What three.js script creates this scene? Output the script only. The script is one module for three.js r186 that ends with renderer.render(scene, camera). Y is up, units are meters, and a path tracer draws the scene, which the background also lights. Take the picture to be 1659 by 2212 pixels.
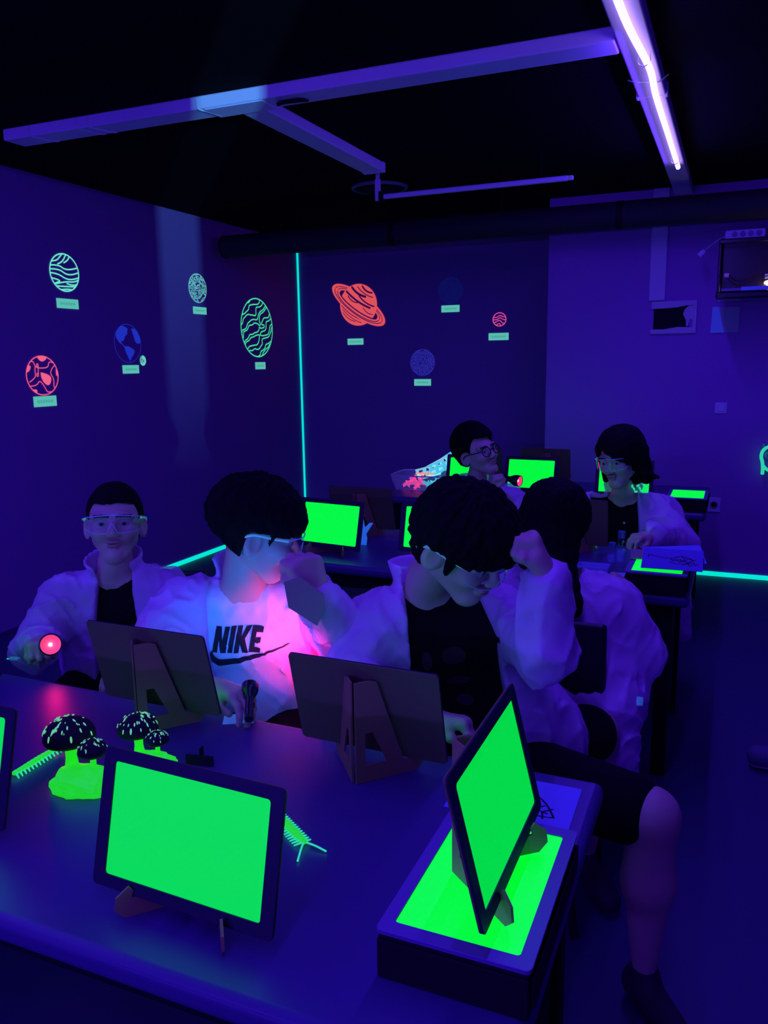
import * as THREE from 'three';
import { RoundedBoxGeometry } from 'three/addons/geometries/RoundedBoxGeometry.js';
import { mergeGeometries } from 'three/addons/utils/BufferGeometryUtils.js';
import { ImprovedNoise } from 'three/addons/math/ImprovedNoise.js';
import { TessellateModifier } from 'three/addons/modifiers/TessellateModifier.js';
import { RectAreaLightUniformsLib } from 'three/addons/lights/RectAreaLightUniformsLib.js';

// ---------------------------------------------------------------- camera, lights, exposure
const scene = new THREE.Scene();
scene.background = new THREE.Color(0x000000);
const camera = new THREE.PerspectiveCamera(64.55, 1659 / 2212, 0.02, 60);
camera.position.set(0, 1.5, 0);
camera.rotation.order = 'YXZ';
camera.rotation.set(-0.18305, 0.40658, -0.01458);
scene.add(camera);

const renderer = new THREE.WebGLRenderer({ antialias: true });
renderer.toneMapping = THREE.LinearToneMapping;
renderer.toneMappingExposure = 1.0;
renderer.shadowMap.enabled = true;
RectAreaLightUniformsLib.init();

const UV = new THREE.Color().setRGB(0.075, 0.02, 1.0);         // the violet of the black-light tubes
function uvLight(x, y, z, w, h, nits, tx, ty, tz) {           // an area light that looks at tx, ty, tz
  const l = new THREE.RectAreaLight(UV, nits, w, h);
  l.position.set(x, y, z); if (Math.abs(tx - x) + Math.abs(tz - z) < 1e-4) l.rotation.x = -Math.PI / 2; else l.lookAt(tx, ty, tz);
  scene.add(l); return l;
}
// the tube seen on the ceiling shines down and to both sides; out of view, a second behind the camera's left and a third on the wall light walls and trunking
uvLight(-0.36, 2.505, -2.0, 0.012, 5.9, 118, -0.36, 0, -2.0);
for (const s of [-1, 1]) uvLight(-0.36 + s * 0.016, 2.517, -2.0, 5.9, 0.012, 118, -0.36 + s * 1.016, 1.6, -2.0);
uvLight(-2.5, 2.505, -0.4, 0.014, 3.0, 118, -2.5, 0, -0.4);
for (const s of [-1, 1]) uvLight(-2.5 + s * 0.016, 2.517, -0.4, 3.0, 0.012, 118, -2.5 + s * 1.016, 1.6, -0.4);
uvLight(-1.5, 1.5, 1.70, 2.6, 0.05, 128, -1.5, 1.5, 0);
// unseen corridor light, placed to throw the pale band on the left wall
const corridor = new THREE.RectAreaLight(new THREE.Color().setRGB(0.14, 0.72, 1.0), 9000, 0.03, 0.9);
corridor.position.set(4.36, 1.0, 4.16); corridor.lookAt(-1.97, 1.0, -3.04); scene.add(corridor);

// ---------------------------------------------------------------- helpers
const V = (x, y, z) => new THREE.Vector3(x, y, z);
const noise = new ImprovedNoise();
const N3 = (x, y, z) => noise.noise(x + 31.7, y + 17.3, z + 53.9);
let seed = 7;
const rnd = () => { seed = (seed * 1664525 + 1013904223) % 4294967296; return seed / 4294967296; };
const taken = {};
const numbered = n => { const k = taken[n] = (taken[n] ?? -1) + 1; return k ? `${n}_${String(k).padStart(3, '0')}` : n; };
function shade(o) { o.traverse(c => { if (c.isMesh) { c.castShadow = true; c.receiveShadow = true; } }); return o; }
function tag(o, label, category, group, kind) {
  if (label) o.userData.label = label;
  if (category) o.userData.category = category;
  if (group) o.userData.group = group;
  if (kind) o.userData.kind = kind;
  return o;
}
function thing(name, label, category, pos = [0, 0, 0], turn = 0, group) {
  const o = new THREE.Group(); o.name = numbered(name); o.position.set(...pos); o.rotation.y = turn;
  scene.add(o); return tag(o, label, category, group);
}
function part(name, geo, mat, parent, label) {
  const g = Array.isArray(geo) ? merge(geo) : geo;
  const m = new THREE.Mesh(g, mat); m.name = name; m.castShadow = m.receiveShadow = true;
  if (parent) parent.add(m);
  if (label) m.userData.label = label;
  return m;
}
function single(name, geo, mat, label, category, pos, group, kind) {
  const m = part(numbered(name), geo, mat, scene); if (pos) m.position.set(...pos);
  return tag(m, label, category, group, kind);
}
function struct(name, geo, mat) { const m = part(name, geo, mat, scene); m.userData.kind = 'structure'; return m; }
function merge(list) {
  const l = list.map(g => { const q = g.index ? g.toNonIndexed() : g; for (const k of Object.keys(q.attributes)) if (!['position', 'normal', 'uv', 'color'].includes(k)) q.deleteAttribute(k); return q; });
  const common = ['position', 'normal', 'uv', 'color'].filter(k => l.every(q => q.attributes[k]));
  for (const q of l) for (const k of Object.keys(q.attributes)) if (!common.includes(k)) q.deleteAttribute(k);
  return mergeGeometries(l);
}
const tr = (g, x, y, z) => g.translate(x, y, z);
function box(x0, x1, y0, y1, z0, z1) { return tr(new THREE.BoxGeometry(x1 - x0, y1 - y0, z1 - z0), (x0 + x1) / 2, (y0 + y1) / 2, (z0 + z1) / 2); }
function rbox(x0, x1, y0, y1, z0, z1, r = 0.004, s = 2) { return tr(new RoundedBoxGeometry(x1 - x0, y1 - y0, z1 - z0, s, r), (x0 + x1) / 2, (y0 + y1) / 2, (z0 + z1) / 2); }
function rod(a, b, r0, r1 = r0, n = 10) {
  const d = b.clone().sub(a), g = new THREE.CylinderGeometry(r1, r0, d.length(), n);
  g.applyQuaternion(new THREE.Quaternion().setFromUnitVectors(V(0, 1, 0), d.normalize()));
  return tr(g, (a.x + b.x) / 2, (a.y + b.y) / 2, (a.z + b.z) / 2);
}
function tube(pts, r, seg = 24, n = 8, closed = false) { return new THREE.TubeGeometry(new THREE.CatmullRomCurve3(pts, closed), seg, r, n, closed); }
function rrect(w, h, r, S = THREE.Shape) {
  const s = new S(), x = -w / 2, y = -h / 2;
  s.moveTo(x + r, y); s.lineTo(x + w - r, y); s.absarc(x + w - r, y + r, r, -Math.PI / 2, 0); s.lineTo(x + w, y + h - r);
  s.absarc(x + w - r, y + h - r, r, 0, Math.PI / 2); s.lineTo(x + r, y + h); s.absarc(x + r, y + h - r, r, Math.PI / 2, Math.PI);
  s.lineTo(x, y + r); s.absarc(x + r, y + r, r, Math.PI, Math.PI * 1.5); return s;
}
function poly(pts, depth, bevel = 0) {
  const s = new THREE.Shape(pts.map(p => new THREE.Vector2(...p)));
  return new THREE.ExtrudeGeometry(s, { depth, bevelEnabled: bevel > 0, bevelSize: bevel, bevelThickness: bevel, bevelSegments: 1, curveSegments: 4 });
}
function M(r, g, b, o = {}) {
  const { e, ...rest } = o;
  const m = new THREE.MeshPhysicalMaterial({ roughness: 0.7, ...rest }); m.color.setRGB(r, g, b);
  if (e) m.emissive.setRGB(...e);
  return m;
}
// fine grain for painted and moulded surfaces: grey bump noise, tiled in metres
function grainTexture(n, oct, s) {
  const d = new Uint8Array(n * n * 4);
  for (let j = 0; j < n; j++) for (let i = 0; i < n; i++) {
    let v = 0, a = 0.5; const u = i / n * Math.PI * 2, w = j / n * Math.PI * 2;
    for (let k = 0, f = s; k < oct; k++, f *= 2.1, a *= 0.55) v += a * N3(Math.cos(u) * f, Math.sin(u) * f + Math.cos(w) * f, Math.sin(w) * f);
    const c = Math.max(0, Math.min(255, 128 + 150 * v + (rnd() - 0.5) * 40)); d.set([c, c, c, 255], (j * n + i) * 4);
  }
  const t = new THREE.DataTexture(d, n, n); t.wrapS = t.wrapT = THREE.RepeatWrapping; t.magFilter = THREE.LinearFilter; t.needsUpdate = true; return t;
}
const GRAIN = grainTexture(256, 4, 3);
const plain = (r, g, b, o) => M(r, g, b, o);
const mat = {
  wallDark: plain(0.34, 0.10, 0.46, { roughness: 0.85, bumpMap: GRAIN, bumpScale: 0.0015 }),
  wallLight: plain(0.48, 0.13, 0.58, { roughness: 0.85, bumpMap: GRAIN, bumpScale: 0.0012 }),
  ceiling: plain(0.007, 0.005, 0.008, { roughness: 1.0, specularIntensity: 0.1 }),
  floor: plain(0.05, 0.045, 0.13, { roughness: 0.6, bumpMap: GRAIN, bumpScale: 0.001 }),
  black: plain(0.008, 0.008, 0.01, { roughness: 0.75, specularIntensity: 0.5 }),
  blackSoft: plain(0.02, 0.02, 0.028, { roughness: 0.8 }),
  trunking: plain(0.95, 0.7, 0.98, { roughness: 0.5 }),
  table: plain(0.075, 0.04, 0.19, { roughness: 0.4, bumpMap: GRAIN, bumpScale: 0.0002 }),
  tableEdge: plain(0.42, 0.3, 0.55, { roughness: 0.4 }),
  board: plain(0.012, 0.01, 0.03, { roughness: 0.55 }),
  boardBack: plain(0.16, 0.2, 0.05, { roughness: 0.75 }),
  mdf: plain(0.36, 0.24, 0.09, { roughness: 0.8 }),
  screen: plain(0.01, 0.1, 0.03, { roughness: 0.6, e: [0.0, 0.70, 0.05] }),
  screenFar: plain(0.01, 0.1, 0.03, { roughness: 0.6, e: [0.0, 0.95, 0.03] }),
  neon: plain(0.05, 0.4, 0.05, { roughness: 0.5, e: [0.01, 0.62, 0.01] }),
  neonMint: plain(0.1, 0.5, 0.4, { roughness: 0.5, e: [0.02, 0.62, 0.28] }),
  strip: plain(0.1, 0.5, 0.4, { roughness: 0.5, e: [0.0, 0.8, 0.6] }),
  white: plain(0.8, 0.8, 0.82, { roughness: 0.6 }),
  paper: plain(0.45, 0.38, 0.85, { roughness: 0.8 }),
  skin: M(1, 1, 1, { roughness: 0.55, vertexColors: true, sheen: 0.2 }),
  hair: plain(0.002, 0.0016, 0.002, { roughness: 0.85, specularIntensity: 0.35 }),
  blackCloth: plain(0.004, 0.004, 0.005, { roughness: 0.95, specularIntensity: 0.4 }),
  coat: M(0.95, 0.5, 0.96, { roughness: 0.5, side: THREE.DoubleSide, transparent: true, opacity: 0.66 }),
  whiteCotton: M(0.82, 0.82, 0.86, { roughness: 0.75 }),
  plastic: M(0.95, 0.97, 1.0, { roughness: 0.06, transmission: 1, thickness: 0, ior: 1.5 }),
  glass: M(0.9, 0.97, 1.0, { roughness: 0.03, transmission: 1, thickness: 0, ior: 1.5 }),
  gogglesRim: M(0.6, 0.75, 0.9, { roughness: 0.2, transparent: true, opacity: 0.6 }),
};
// ---------------------------------------------------------------- the room
const XW = -3.8, ZB = -6.875, ZR = -5.93, XR = 1.8, ZF = 1.8, CE = 2.6;
function uvBox(geo) {          // texture coordinates in metres
  const p = geo.attributes.position, n = geo.attributes.normal, u = new Float32Array(p.count * 2);
  for (let i = 0; i < p.count; i++) {
    const ax = Math.abs(n.getX(i)), ay = Math.abs(n.getY(i));
    const a = ax > 0.5 ? p.getZ(i) : p.getX(i), b = ay > 0.5 ? p.getZ(i) : p.getY(i);
    u[2 * i] = a * 2.3; u[2 * i + 1] = b * 2.3;
  }
  geo.setAttribute('uv', new THREE.BufferAttribute(u, 2)); return geo;
}
struct('floor', uvBox(box(XW - 0.12, XR + 0.12, -0.1, 0, ZB - 0.12, ZF + 0.12)), mat.floor);
struct('ceiling', uvBox(box(XW - 0.12, XR + 0.12, CE, CE + 0.1, ZB - 0.12, ZF + 0.12)), mat.ceiling);
struct('wall_left', uvBox(box(XW - 0.12, XW, 0, CE, ZB - 0.12, ZF + 0.12)), mat.wallDark);
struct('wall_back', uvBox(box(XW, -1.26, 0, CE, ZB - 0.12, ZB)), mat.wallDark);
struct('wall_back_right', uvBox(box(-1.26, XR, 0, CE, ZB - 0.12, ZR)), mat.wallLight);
struct('wall_front', uvBox(box(XW, XR + 0.12, 0, CE, ZF, ZF + 0.12)), mat.wallDark);
// right wall (behind the camera's right shoulder) with an unseen door; its narrow pane is shaped for the pale wall band
const GZ0 = 1.21, GZ1 = 1.40, GY0 = 1.2, GY1 = 2.0, DZ0 = 0.62, DZ1 = 1.46;
struct('wall_right', [box(XR, XR + 0.12, 0, CE, ZB, DZ0), box(XR, XR + 0.12, 2.06, CE, DZ0, DZ1), box(XR, XR + 0.12, 0, CE, DZ1, ZF)].map(uvBox), mat.wallDark);
{
  const d = struct('unseen_door_1', [box(XR + 0.03, XR + 0.07, 0, GY0, DZ0, DZ1), box(XR + 0.03, XR + 0.07, GY1, 2.06, DZ0, DZ1), box(XR + 0.03, XR + 0.07, GY0, GY1, DZ0, GZ0), box(XR + 0.03, XR + 0.07, GY0, GY1, GZ1, DZ1)], mat.blackSoft);
  part('pane', box(XR + 0.048, XR + 0.052, GY0, GY1, GZ0, GZ1), mat.glass, d);
  part('handle', [rod(V(XR + 0.03, 1.02, 0.7), V(XR - 0.03, 1.02, 0.7), 0.009), rod(V(XR - 0.03, 1.02, 0.7), V(XR - 0.03, 1.02, 0.82), 0.009)], mat.trunking, d);
}
// corridor lamp out of view, placed to shine through the pane onto the left wall
{
  const l = thing('unseen_corridor_light', 'unseen tall narrow lamp standing in for corridor daylight, throwing the pale band on the left wall', 'light', [4.40, 0.5, 4.20], 0.71);
  part('lamp_glow', rbox(-0.05, 0.05, 0, 1.0, -0.02, 0.02, 0.01), M(0.8, 0.8, 0.8, { e: [0.2, 0.7, 1.0] }), l);
  part('lamp_housing', rbox(-0.07, 0.07, -0.5, 1.03, 0.022, 0.06, 0.01), mat.white, l);
}
// glowing mint tape along the foot of the walls and up the corner
function strip(label, x0, x1, y0, y1, z0, z1) { single('glowing_tape_strip', rbox(x0, x1, y0, y1, z0, z1, 0.0015, 1), mat.strip, label, 'tape strip', null, 'mint tape along the room edges'); }
strip('mint tape strip running along the foot of the left wall', XW + 0.0005, XW + 0.005, 0.0, 0.035, ZB + 0.03, -3.47);
strip('mint tape strip along the foot of the dark back wall', XW + 0.03, -1.3, 0.0, 0.035, ZB + 0.0005, ZB + 0.005);
strip('mint tape strip on the floor edge under the lighter wall at right', -1.2, XR - 0.02, 0.0, 0.032, ZR + 0.0005, ZR + 0.005);
strip('thin mint tape strip standing upright in the corner of the room', XW + 0.0005, XW + 0.015, 0.045, 2.56, ZB + 0.0005, ZB + 0.015);
single('glowing_tape_scrap', rbox(-0.03, 0.03, 0, 0.002, -0.02, 0.02, 0.001, 1), mat.strip, 'small scrap of mint tape on the floor beside the leftmost boy', 'tape', [-3.39, 0.0005, -2.94]);

// ceiling trunking
const trunkY = 2.548;
{
  const t = thing('cable_trunking', 'long white cable trunking crossing the black ceiling, tied with cable ties', 'trunking', [-1.8, CE, -3.105]);
  part('trunk_body', rbox(-1.43, 1.36, trunkY - CE, 0, -0.065, 0.065, 0.008), mat.trunking, t);
  for (const x of [-1.26, -0.98, -0.915, -0.33]) {
    const g = tube([V(0, -0.01, 0.068), V(0.003, -0.05, 0.066), V(0.02, -0.0545, 0.03), V(0.05, -0.0545, -0.05), V(0.06, -0.045, -0.068)], 0.0028, 24, 6); part('cable_tie', tr(g, x, 0, 0), mat.white, t);
  }
  part('junction_plate', rbox(-0.30, -0.02, -0.058, -0.0525, -0.06, 0.06, 0.003), mat.trunking, t);
  part('torn_flap', tube([V(0.02, -0.06, 0.0), V(0.06, -0.066, 0.03), V(0.1, -0.066, 0.03), V(0.13, -0.058, 0.0), V(0.14, -0.05, -0.03)], 0.009, 20, 6), mat.black, t);
  const b = thing('cable_trunking', 'short branch of white trunking running from the long one towards the thin unlit lamp', 'trunking', [-1.94, CE, -3.8]);
  part('trunk_body', rbox(-0.062, 0.062, trunkY - CE, 0, -0.62, 0.625, 0.008), mat.trunking, b);
  part('end_cap', rbox(-0.066, 0.066, trunkY - CE - 0.003, 0, -0.65, -0.615, 0.006), mat.trunking, b);
  const k = thing('cable_trunking', 'white trunking under the bright violet tube, running to the far wall', 'trunking', [-0.38, CE, -2.2]);
  part('trunk_body', rbox(-0.055, 0.055, trunkY - CE, 0, -3.72, 3.9, 0.008), mat.trunking, k);
  part('joint_band', rbox(-0.062, 0.062, trunkY - CE - 0.004, 0, -1.53, -1.50, 0.004), mat.trunking, k);
  part('cable_tie', tube([V(-0.07, -0.04, -1.3), V(-0.04, -0.057, -1.28), V(0, -0.06, -1.29), V(0.045, -0.057, -1.31), V(0.075, -0.03, -1.33)], 0.0028, 20, 6), mat.white, k);
}
{ // the lit black-light tube
  const t = thing('blacklight_tube', 'glowing violet-white tube lamp on the ceiling at top right', 'lamp', [-0.36, 2.525, -2.0]);
  const pts = [V(0.0, 0, 3.0), V(-0.012, 0, 1.2), V(-0.02, 0, 0), V(-0.016, 0, -0.8), V(0.012, -0.002, -1.3), V(0.004, 0, -1.6), V(0.004, 0, -2.3), V(0.004, 0, -2.97)];
  part('lamp_glow', tube(pts, 0.0125, 90, 14), M(0.9, 0.9, 0.95, { e: [1.15, 0.95, 2.6] }), t);
  for (const z of [2.6, 0.6, -1.2, -2.8]) part('clip', tube([V(-0.02, 0.02, z), V(-0.02, -0.002, z), V(0.0, -0.018, z), V(0.02, -0.002, z), V(0.02, 0.02, z)], 0.002, 16, 6), mat.white, t);
}
{ // black-light lamps out of view behind the camera, placed to light walls and trunking
  const t = thing('blacklight_tube', 'unseen violet tube lamp on the ceiling behind and left of the camera, lighting the left wall and trunking', 'lamp', [-2.5, 2.525, -0.4]);
  part('lamp_glow', rod(V(0, 0, -1.5), V(0, 0, 1.5), 0.0125, 0.0125, 14), M(0.9, 0.9, 0.95, { e: [1.15, 0.95, 2.6] }), t);
  part('lamp_housing', rbox(-0.03, 0.03, 0.02, 0.075, -1.52, 1.52, 0.006), mat.white, t);
  const w = thing('blacklight_tube', 'unseen violet tube lamp on the wall behind the camera, lighting the room from the front', 'lamp', [-1.5, 1.5, 1.74]);
  part('lamp_glow', rod(V(-1.3, 0, 0), V(1.3, 0, 0), 0.0125, 0.0125, 14), M(0.9, 0.9, 0.95, { e: [1.15, 0.95, 2.6] }), w);
  part('lamp_housing', rbox(-1.32, 1.32, -0.03, 0.03, 0.015, 0.06, 0.006), mat.white, w);
}
{ // unlit thin tube lamp hanging beyond
  const t = thing('tube_lamp', 'thin unlit tube lamp hanging level below the ceiling', 'lamp', [-1.43, 2.45, -4.6]);
  part('lamp_body', rbox(-0.54, 0.55, -0.014, 0.014, -0.014, 0.014, 0.01), mat.trunking, t);
  part('end_cap', rbox(0.545, 0.575, -0.012, 0.012, -0.012, 0.012, 0.006), mat.white, t);
  part('bracket', [rbox(-0.575, -0.545, -0.02, 0.1, -0.012, 0.012, 0.004), box(-0.57, -0.55, 0.1, 0.15, -0.006, 0.006)], mat.trunking, t);
  part('hanger', rod(V(0.4, 0.01, 0), V(0.4, 0.15, 0), 0.003), mat.black, t);
  part('joint_clip', rbox(-0.55, -0.52, -0.03, 0.03, -0.02, 0.02, 0.006), mat.black, t);
}
{ // black round duct under the ceiling near the back wall
  const t = thing('air_duct', 'black round duct running across under the ceiling before the back wall', 'duct', [-3.7, 2.393, -5.55]);
  part('duct_pipe', rod(V(0, 0, 0), V(5.48, 0, 0), 0.083, 0.083, 32), mat.blackSoft, t);
  part('end_rim', (() => { const g = new THREE.TorusGeometry(0.078, 0.008, 8, 32); g.rotateY(Math.PI / 2); return g; })(), mat.black, t);
  for (const x of [1.4, 2.95, 4.4]) part('duct_band', rod(V(x, 0, 0), V(x + 0.04, 0, 0), 0.086, 0.086, 32), mat.black, t);
  for (const x of [0.5, 2.2, 3.9]) part('hanger_rod', rod(V(x, 0.08, 0), V(x, 0.207, 0), 0.004), mat.black, t);
}
{
  const t = thing('ceiling_lamp', 'round dark ceiling lamp with a pale rim before the duct', 'ceiling lamp', [-2.15, CE, -5.0]);
  part('lamp_bowl', (() => { const g = new THREE.SphereGeometry(0.17, 24, 8, 0, Math.PI * 2, Math.PI / 2, Math.PI / 2); g.scale(1, 0.28, 1); return g; })(), mat.black, t);
  part('rim', (() => { const g = new THREE.TorusGeometry(0.17, 0.012, 8, 40); g.rotateX(Math.PI / 2); return tr(g, 0, -0.012, 0); })(), M(0.2, 0.2, 0.22, { roughness: 0.3 }), t);
}
// ---------------------------------------------------------------- fittings on the lighter wall
{
  const c = thing('wall_conduit', 'flat pale cable conduit coming down the lighter wall from the ceiling', 'conduit', [-0.518, 1.88, ZR]);
  part('conduit_cover', rbox(-0.052, 0.052, 0, CE - 1.88, 0.001, 0.03, 0.006), plain(0.8, 0.5, 0.85), c);
  const f = thing('wall_box', 'wall box with broken pale cover and black hole inside', 'wall box', [-0.408, 1.767, ZR]);
  part('box_hole', box(-0.128, 0.1, -0.085, 0.085, 0.001, 0.004), mat.black, f);
  const mm = plain(0.75, 0.5, 0.75);
  part('cover_top', poly([[-0.14, 0.105], [0.145, 0.105], [0.145, 0.075], [0.09, 0.078], [0.02, 0.066], [-0.05, 0.062], [-0.14, 0.06]], 0.02, 0.002), mm, f);
  part('cover_right', poly([[0.125, 0.077], [0.145, 0.077], [0.145, -0.105], [0.125, -0.105]], 0.02, 0.002), mm, f);
  part('cover_bottom', poly([[-0.14, -0.105], [0.125, -0.105], [0.125, -0.07], [0.03, -0.066], [-0.06, -0.08], [-0.14, -0.078]], 0.02, 0.002), mm, f);
  part('torn_flap', poly([[0.07, 0.05], [0.095, 0.075], [0.122, 0.07], [0.122, -0.02], [0.105, -0.01], [0.095, -0.06], [0.083, -0.06], [0.08, -0.02], [0.06, 0.02]], 0.008), mm, f);
  const p = thing('wall_plate', 'square pale plate split by a slanting bright blue panel', 'plate', [-0.085, 1.741, ZR]);
  part('plate_back', rbox(-0.083, 0.088, -0.083, 0.083, 0.001, 0.01, 0.002), plain(0.5, 0.45, 0.6), p);
  part('plate_panel', tr(poly([[-0.08, 0.084], [-0.042, 0.084], [-0.004, -0.083], [-0.086, -0.083]], 0.004), 0, 0, 0.0102), plain(0.4, 0.9, 1.0), p);
  const s = thing('wall_switch', 'small square wall switch alone on the lighter wall', 'switch', [-0.077, 1.164, ZR]);
  part('switch_plate', rbox(-0.038, 0.038, -0.037, 0.037, 0.001, 0.01, 0.003), plain(0.85, 0.55, 0.9), s);
  part('rocker', rbox(-0.027, 0.027, -0.022, 0.03, 0.0102, 0.016, 0.003), plain(0.9, 0.6, 0.95), s);
  const o = thing('wall_socket', 'low wall socket behind the farthest light box', 'socket', [-0.085, 0.504, ZR]);
  part('socket_plate', rbox(-0.042, 0.042, -0.05, 0.05, 0.001, 0.012, 0.004), plain(0.85, 0.55, 0.9), o);
  const ring = new THREE.TorusGeometry(0.022, 0.004, 8, 24); part('socket_ring', tr(ring, 0, 0, 0.0145), plain(0.3, 0.2, 0.4), o);
  part('socket_well', tr(new THREE.CylinderGeometry(0.019, 0.019, 0.003, 20).rotateX(Math.PI / 2), 0, 0, 0.0122), mat.black, o);
}
{ // black projector on a wall bracket, power strip above it
  const p = thing('projector', 'black wall projector with warm glowing lamps and pale labels at right edge', 'projector', [0.08, 1.84, -5.6]);
  part('projector_body', [rbox(-0.22, 0.42, 0.0, 0.045, -0.14, 0.19, 0.015), rbox(-0.22, -0.2, 0.03, 0.36, -0.14, 0.0, 0.008), rbox(-0.2, 0.42, 0.03, 0.36, -0.14, -0.1, 0.008), rbox(-0.22, 0.42, 0.34, 0.37, -0.14, 0.02, 0.008)], M(0.015, 0.012, 0.02, { roughness: 0.25, clearcoat: 0.6 }), p);
  part('wall_bracket', box(-0.05, 0.25, 0.05, 0.3, -0.325, -0.138), mat.black, p);
  part('front_ledge', rbox(-0.19, -0.08, 0.046, 0.062, 0.15, 0.19, 0.003), plain(0.3, 0.2, 0.4), p);
  part('blue_label', rbox(-0.08, 0.085, 0.046, 0.068, 0.165, 0.192, 0.002), plain(0.35, 0.6, 0.95), p, 'bright blue label strip');
  part('button', rbox(-0.185, -0.155, 0.15, 0.175, -0.1, -0.08, 0.004), plain(0.85, 0.55, 0.9), p);
  for (const [x, w] of [[0.05, 0.055], [0.125, 0.06]]) part('sticker', rbox(x, x + w, 0.13, 0.16, -0.1, -0.094, 0.002), plain(0.4, 0.62, 0.95), p);
  const glowW = M(1, 0.9, 0.9, { e: [3.0, 1.6, 1.7] }), glowO = M(1, 0.8, 0.5, { e: [2.6, 1.2, 0.5] });
  part('lamp_glow', tr(new THREE.SphereGeometry(0.018, 14, 10).scale(1.1, 0.8, 0.6), 0.066, 0.105, -0.07), glowO, p, 'small warm glowing lamp');
  part('lamp_glow', tr(new THREE.TorusGeometry(0.017, 0.008, 8, 20, Math.PI * 1.3).rotateZ(Math.PI * 0.85), 0.085, 0.078, -0.03), glowW, p, 'small white ring lamp');
  part('lamp_glow', tr(new THREE.SphereGeometry(0.014, 12, 8), 0.135, 0.1, -0.07), glowO, p);
  for (const [y, z] of [[0.1, -0.09], [0.125, -0.085]]) part('inner_wire', tube([V(-0.16, y + 0.04, z), V(-0.1, y, z + 0.01), V(0.0, y + 0.03, z), V(0.06, y + 0.02, z), V(0.12, y + 0.08, z)], 0.003, 24, 6), mat.blackSoft, p);
  const l = new THREE.PointLight(new THREE.Color(1, 0.55, 0.5), 0.02, 1.5); l.position.set(0.155, 1.93, -5.53); l.castShadow = true; scene.add(l);
  const s = thing('power_strip', 'pale power strip lying on top of the black projector', 'power strip', [0.005, 2.211, -5.66], 0.0);
  part('strip_body', rbox(-0.115, 0.115, 0, 0.055, -0.025, 0.025, 0.012), plain(0.8, 0.6, 0.9), s);
  for (let k = 0; k < 4; k++) part('outlet', tr(new THREE.CylinderGeometry(0.017, 0.017, 0.004, 18).rotateX(Math.PI / 2), -0.06 + k * 0.045, 0.028, 0.0265), plain(0.28, 0.2, 0.42), s);
  part('cable', tube([V(-0.113, 0.02, 0), V(-0.15, 0.005, 0.0), V(-0.2, -0.03, 0.0), V(-0.235, -0.06, 0.0)], 0.006, 20, 8), plain(0.4, 0.32, 0.55), s);
  part('plug', rod(V(-0.23, -0.055, 0), V(-0.26, -0.085, 0), 0.016, 0.02, 12), plain(0.8, 0.6, 0.9), s);
}
// ---------------------------------------------------------------- planets painted on the walls in fluorescent paint
function paint(w, h, px, draw) {
  const H = Math.round(px * h / w), mk = () => { const c = document.createElement('canvas'); c.width = px; c.height = H; return c; };
  const a = mk(), b = mk();
  for (const [c, bg, col] of [[a, null, true], [b, '#000', false]]) {
    const g = c.getContext('2d'); if (bg) { g.fillStyle = bg; g.fillRect(0, 0, px, H); }
    g.lineCap = g.lineJoin = 'round'; draw(g, px, H, col);
  }
  const t = new THREE.CanvasTexture(a); t.colorSpace = THREE.SRGBColorSpace; const al = new THREE.CanvasTexture(b);
  return [t, al];
}
function planet(name, label, w, h, px, side, pos, color, glow, draw, roll = 0) {
  const [, al] = paint(w, h, px, (g, W, H, col) => { const on = col ? `rgb(${color})` : '#fff'; draw(g, W, H, on); });
  const c = new THREE.Color(`rgb(${color})`);
  const m = new THREE.MeshPhysicalMaterial({ color: c.clone().multiplyScalar(0.5), roughness: 0.9, alphaMap: al, transparent: true, emissive: c, emissiveIntensity: glow, side: THREE.DoubleSide });
  const o = single(name, new THREE.PlaneGeometry(w, h), m, label, 'planet drawing', null);
  if (side === 'left') { o.position.set(XW + 0.003, pos[0], pos[1]); o.rotation.y = Math.PI / 2; } else { o.position.set(pos[0], pos[1], ZB + 0.003); }
  o.rotation.z = 0; if (roll) o.rotateZ(roll);
  return o;
}
const disc = (g, W, H, lw, on) => { g.strokeStyle = g.fillStyle = on; g.lineWidth = lw; g.beginPath(); g.ellipse(W / 2, H / 2, W / 2 - lw, H / 2 - lw, 0, 0, 7); g.stroke(); g.save(); g.beginPath(); g.ellipse(W / 2, H / 2, W / 2 - lw, H / 2 - lw, 0, 0, 7); g.clip(); };
const curve = (g, W, H, p, close) => { g.beginPath(); const q = p.map(([x, y]) => [x * W, y * H]); g.moveTo(...q[0]); for (let i = 1; i < q.length - 1; i++) g.quadraticCurveTo(...q[i], (q[i][0] + q[i + 1][0]) / 2, (q[i][1] + q[i + 1][1]) / 2); g.lineTo(...q[q.length - 1]); if (close) { g.closePath(); g.fill(); } else g.stroke(); };
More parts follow.
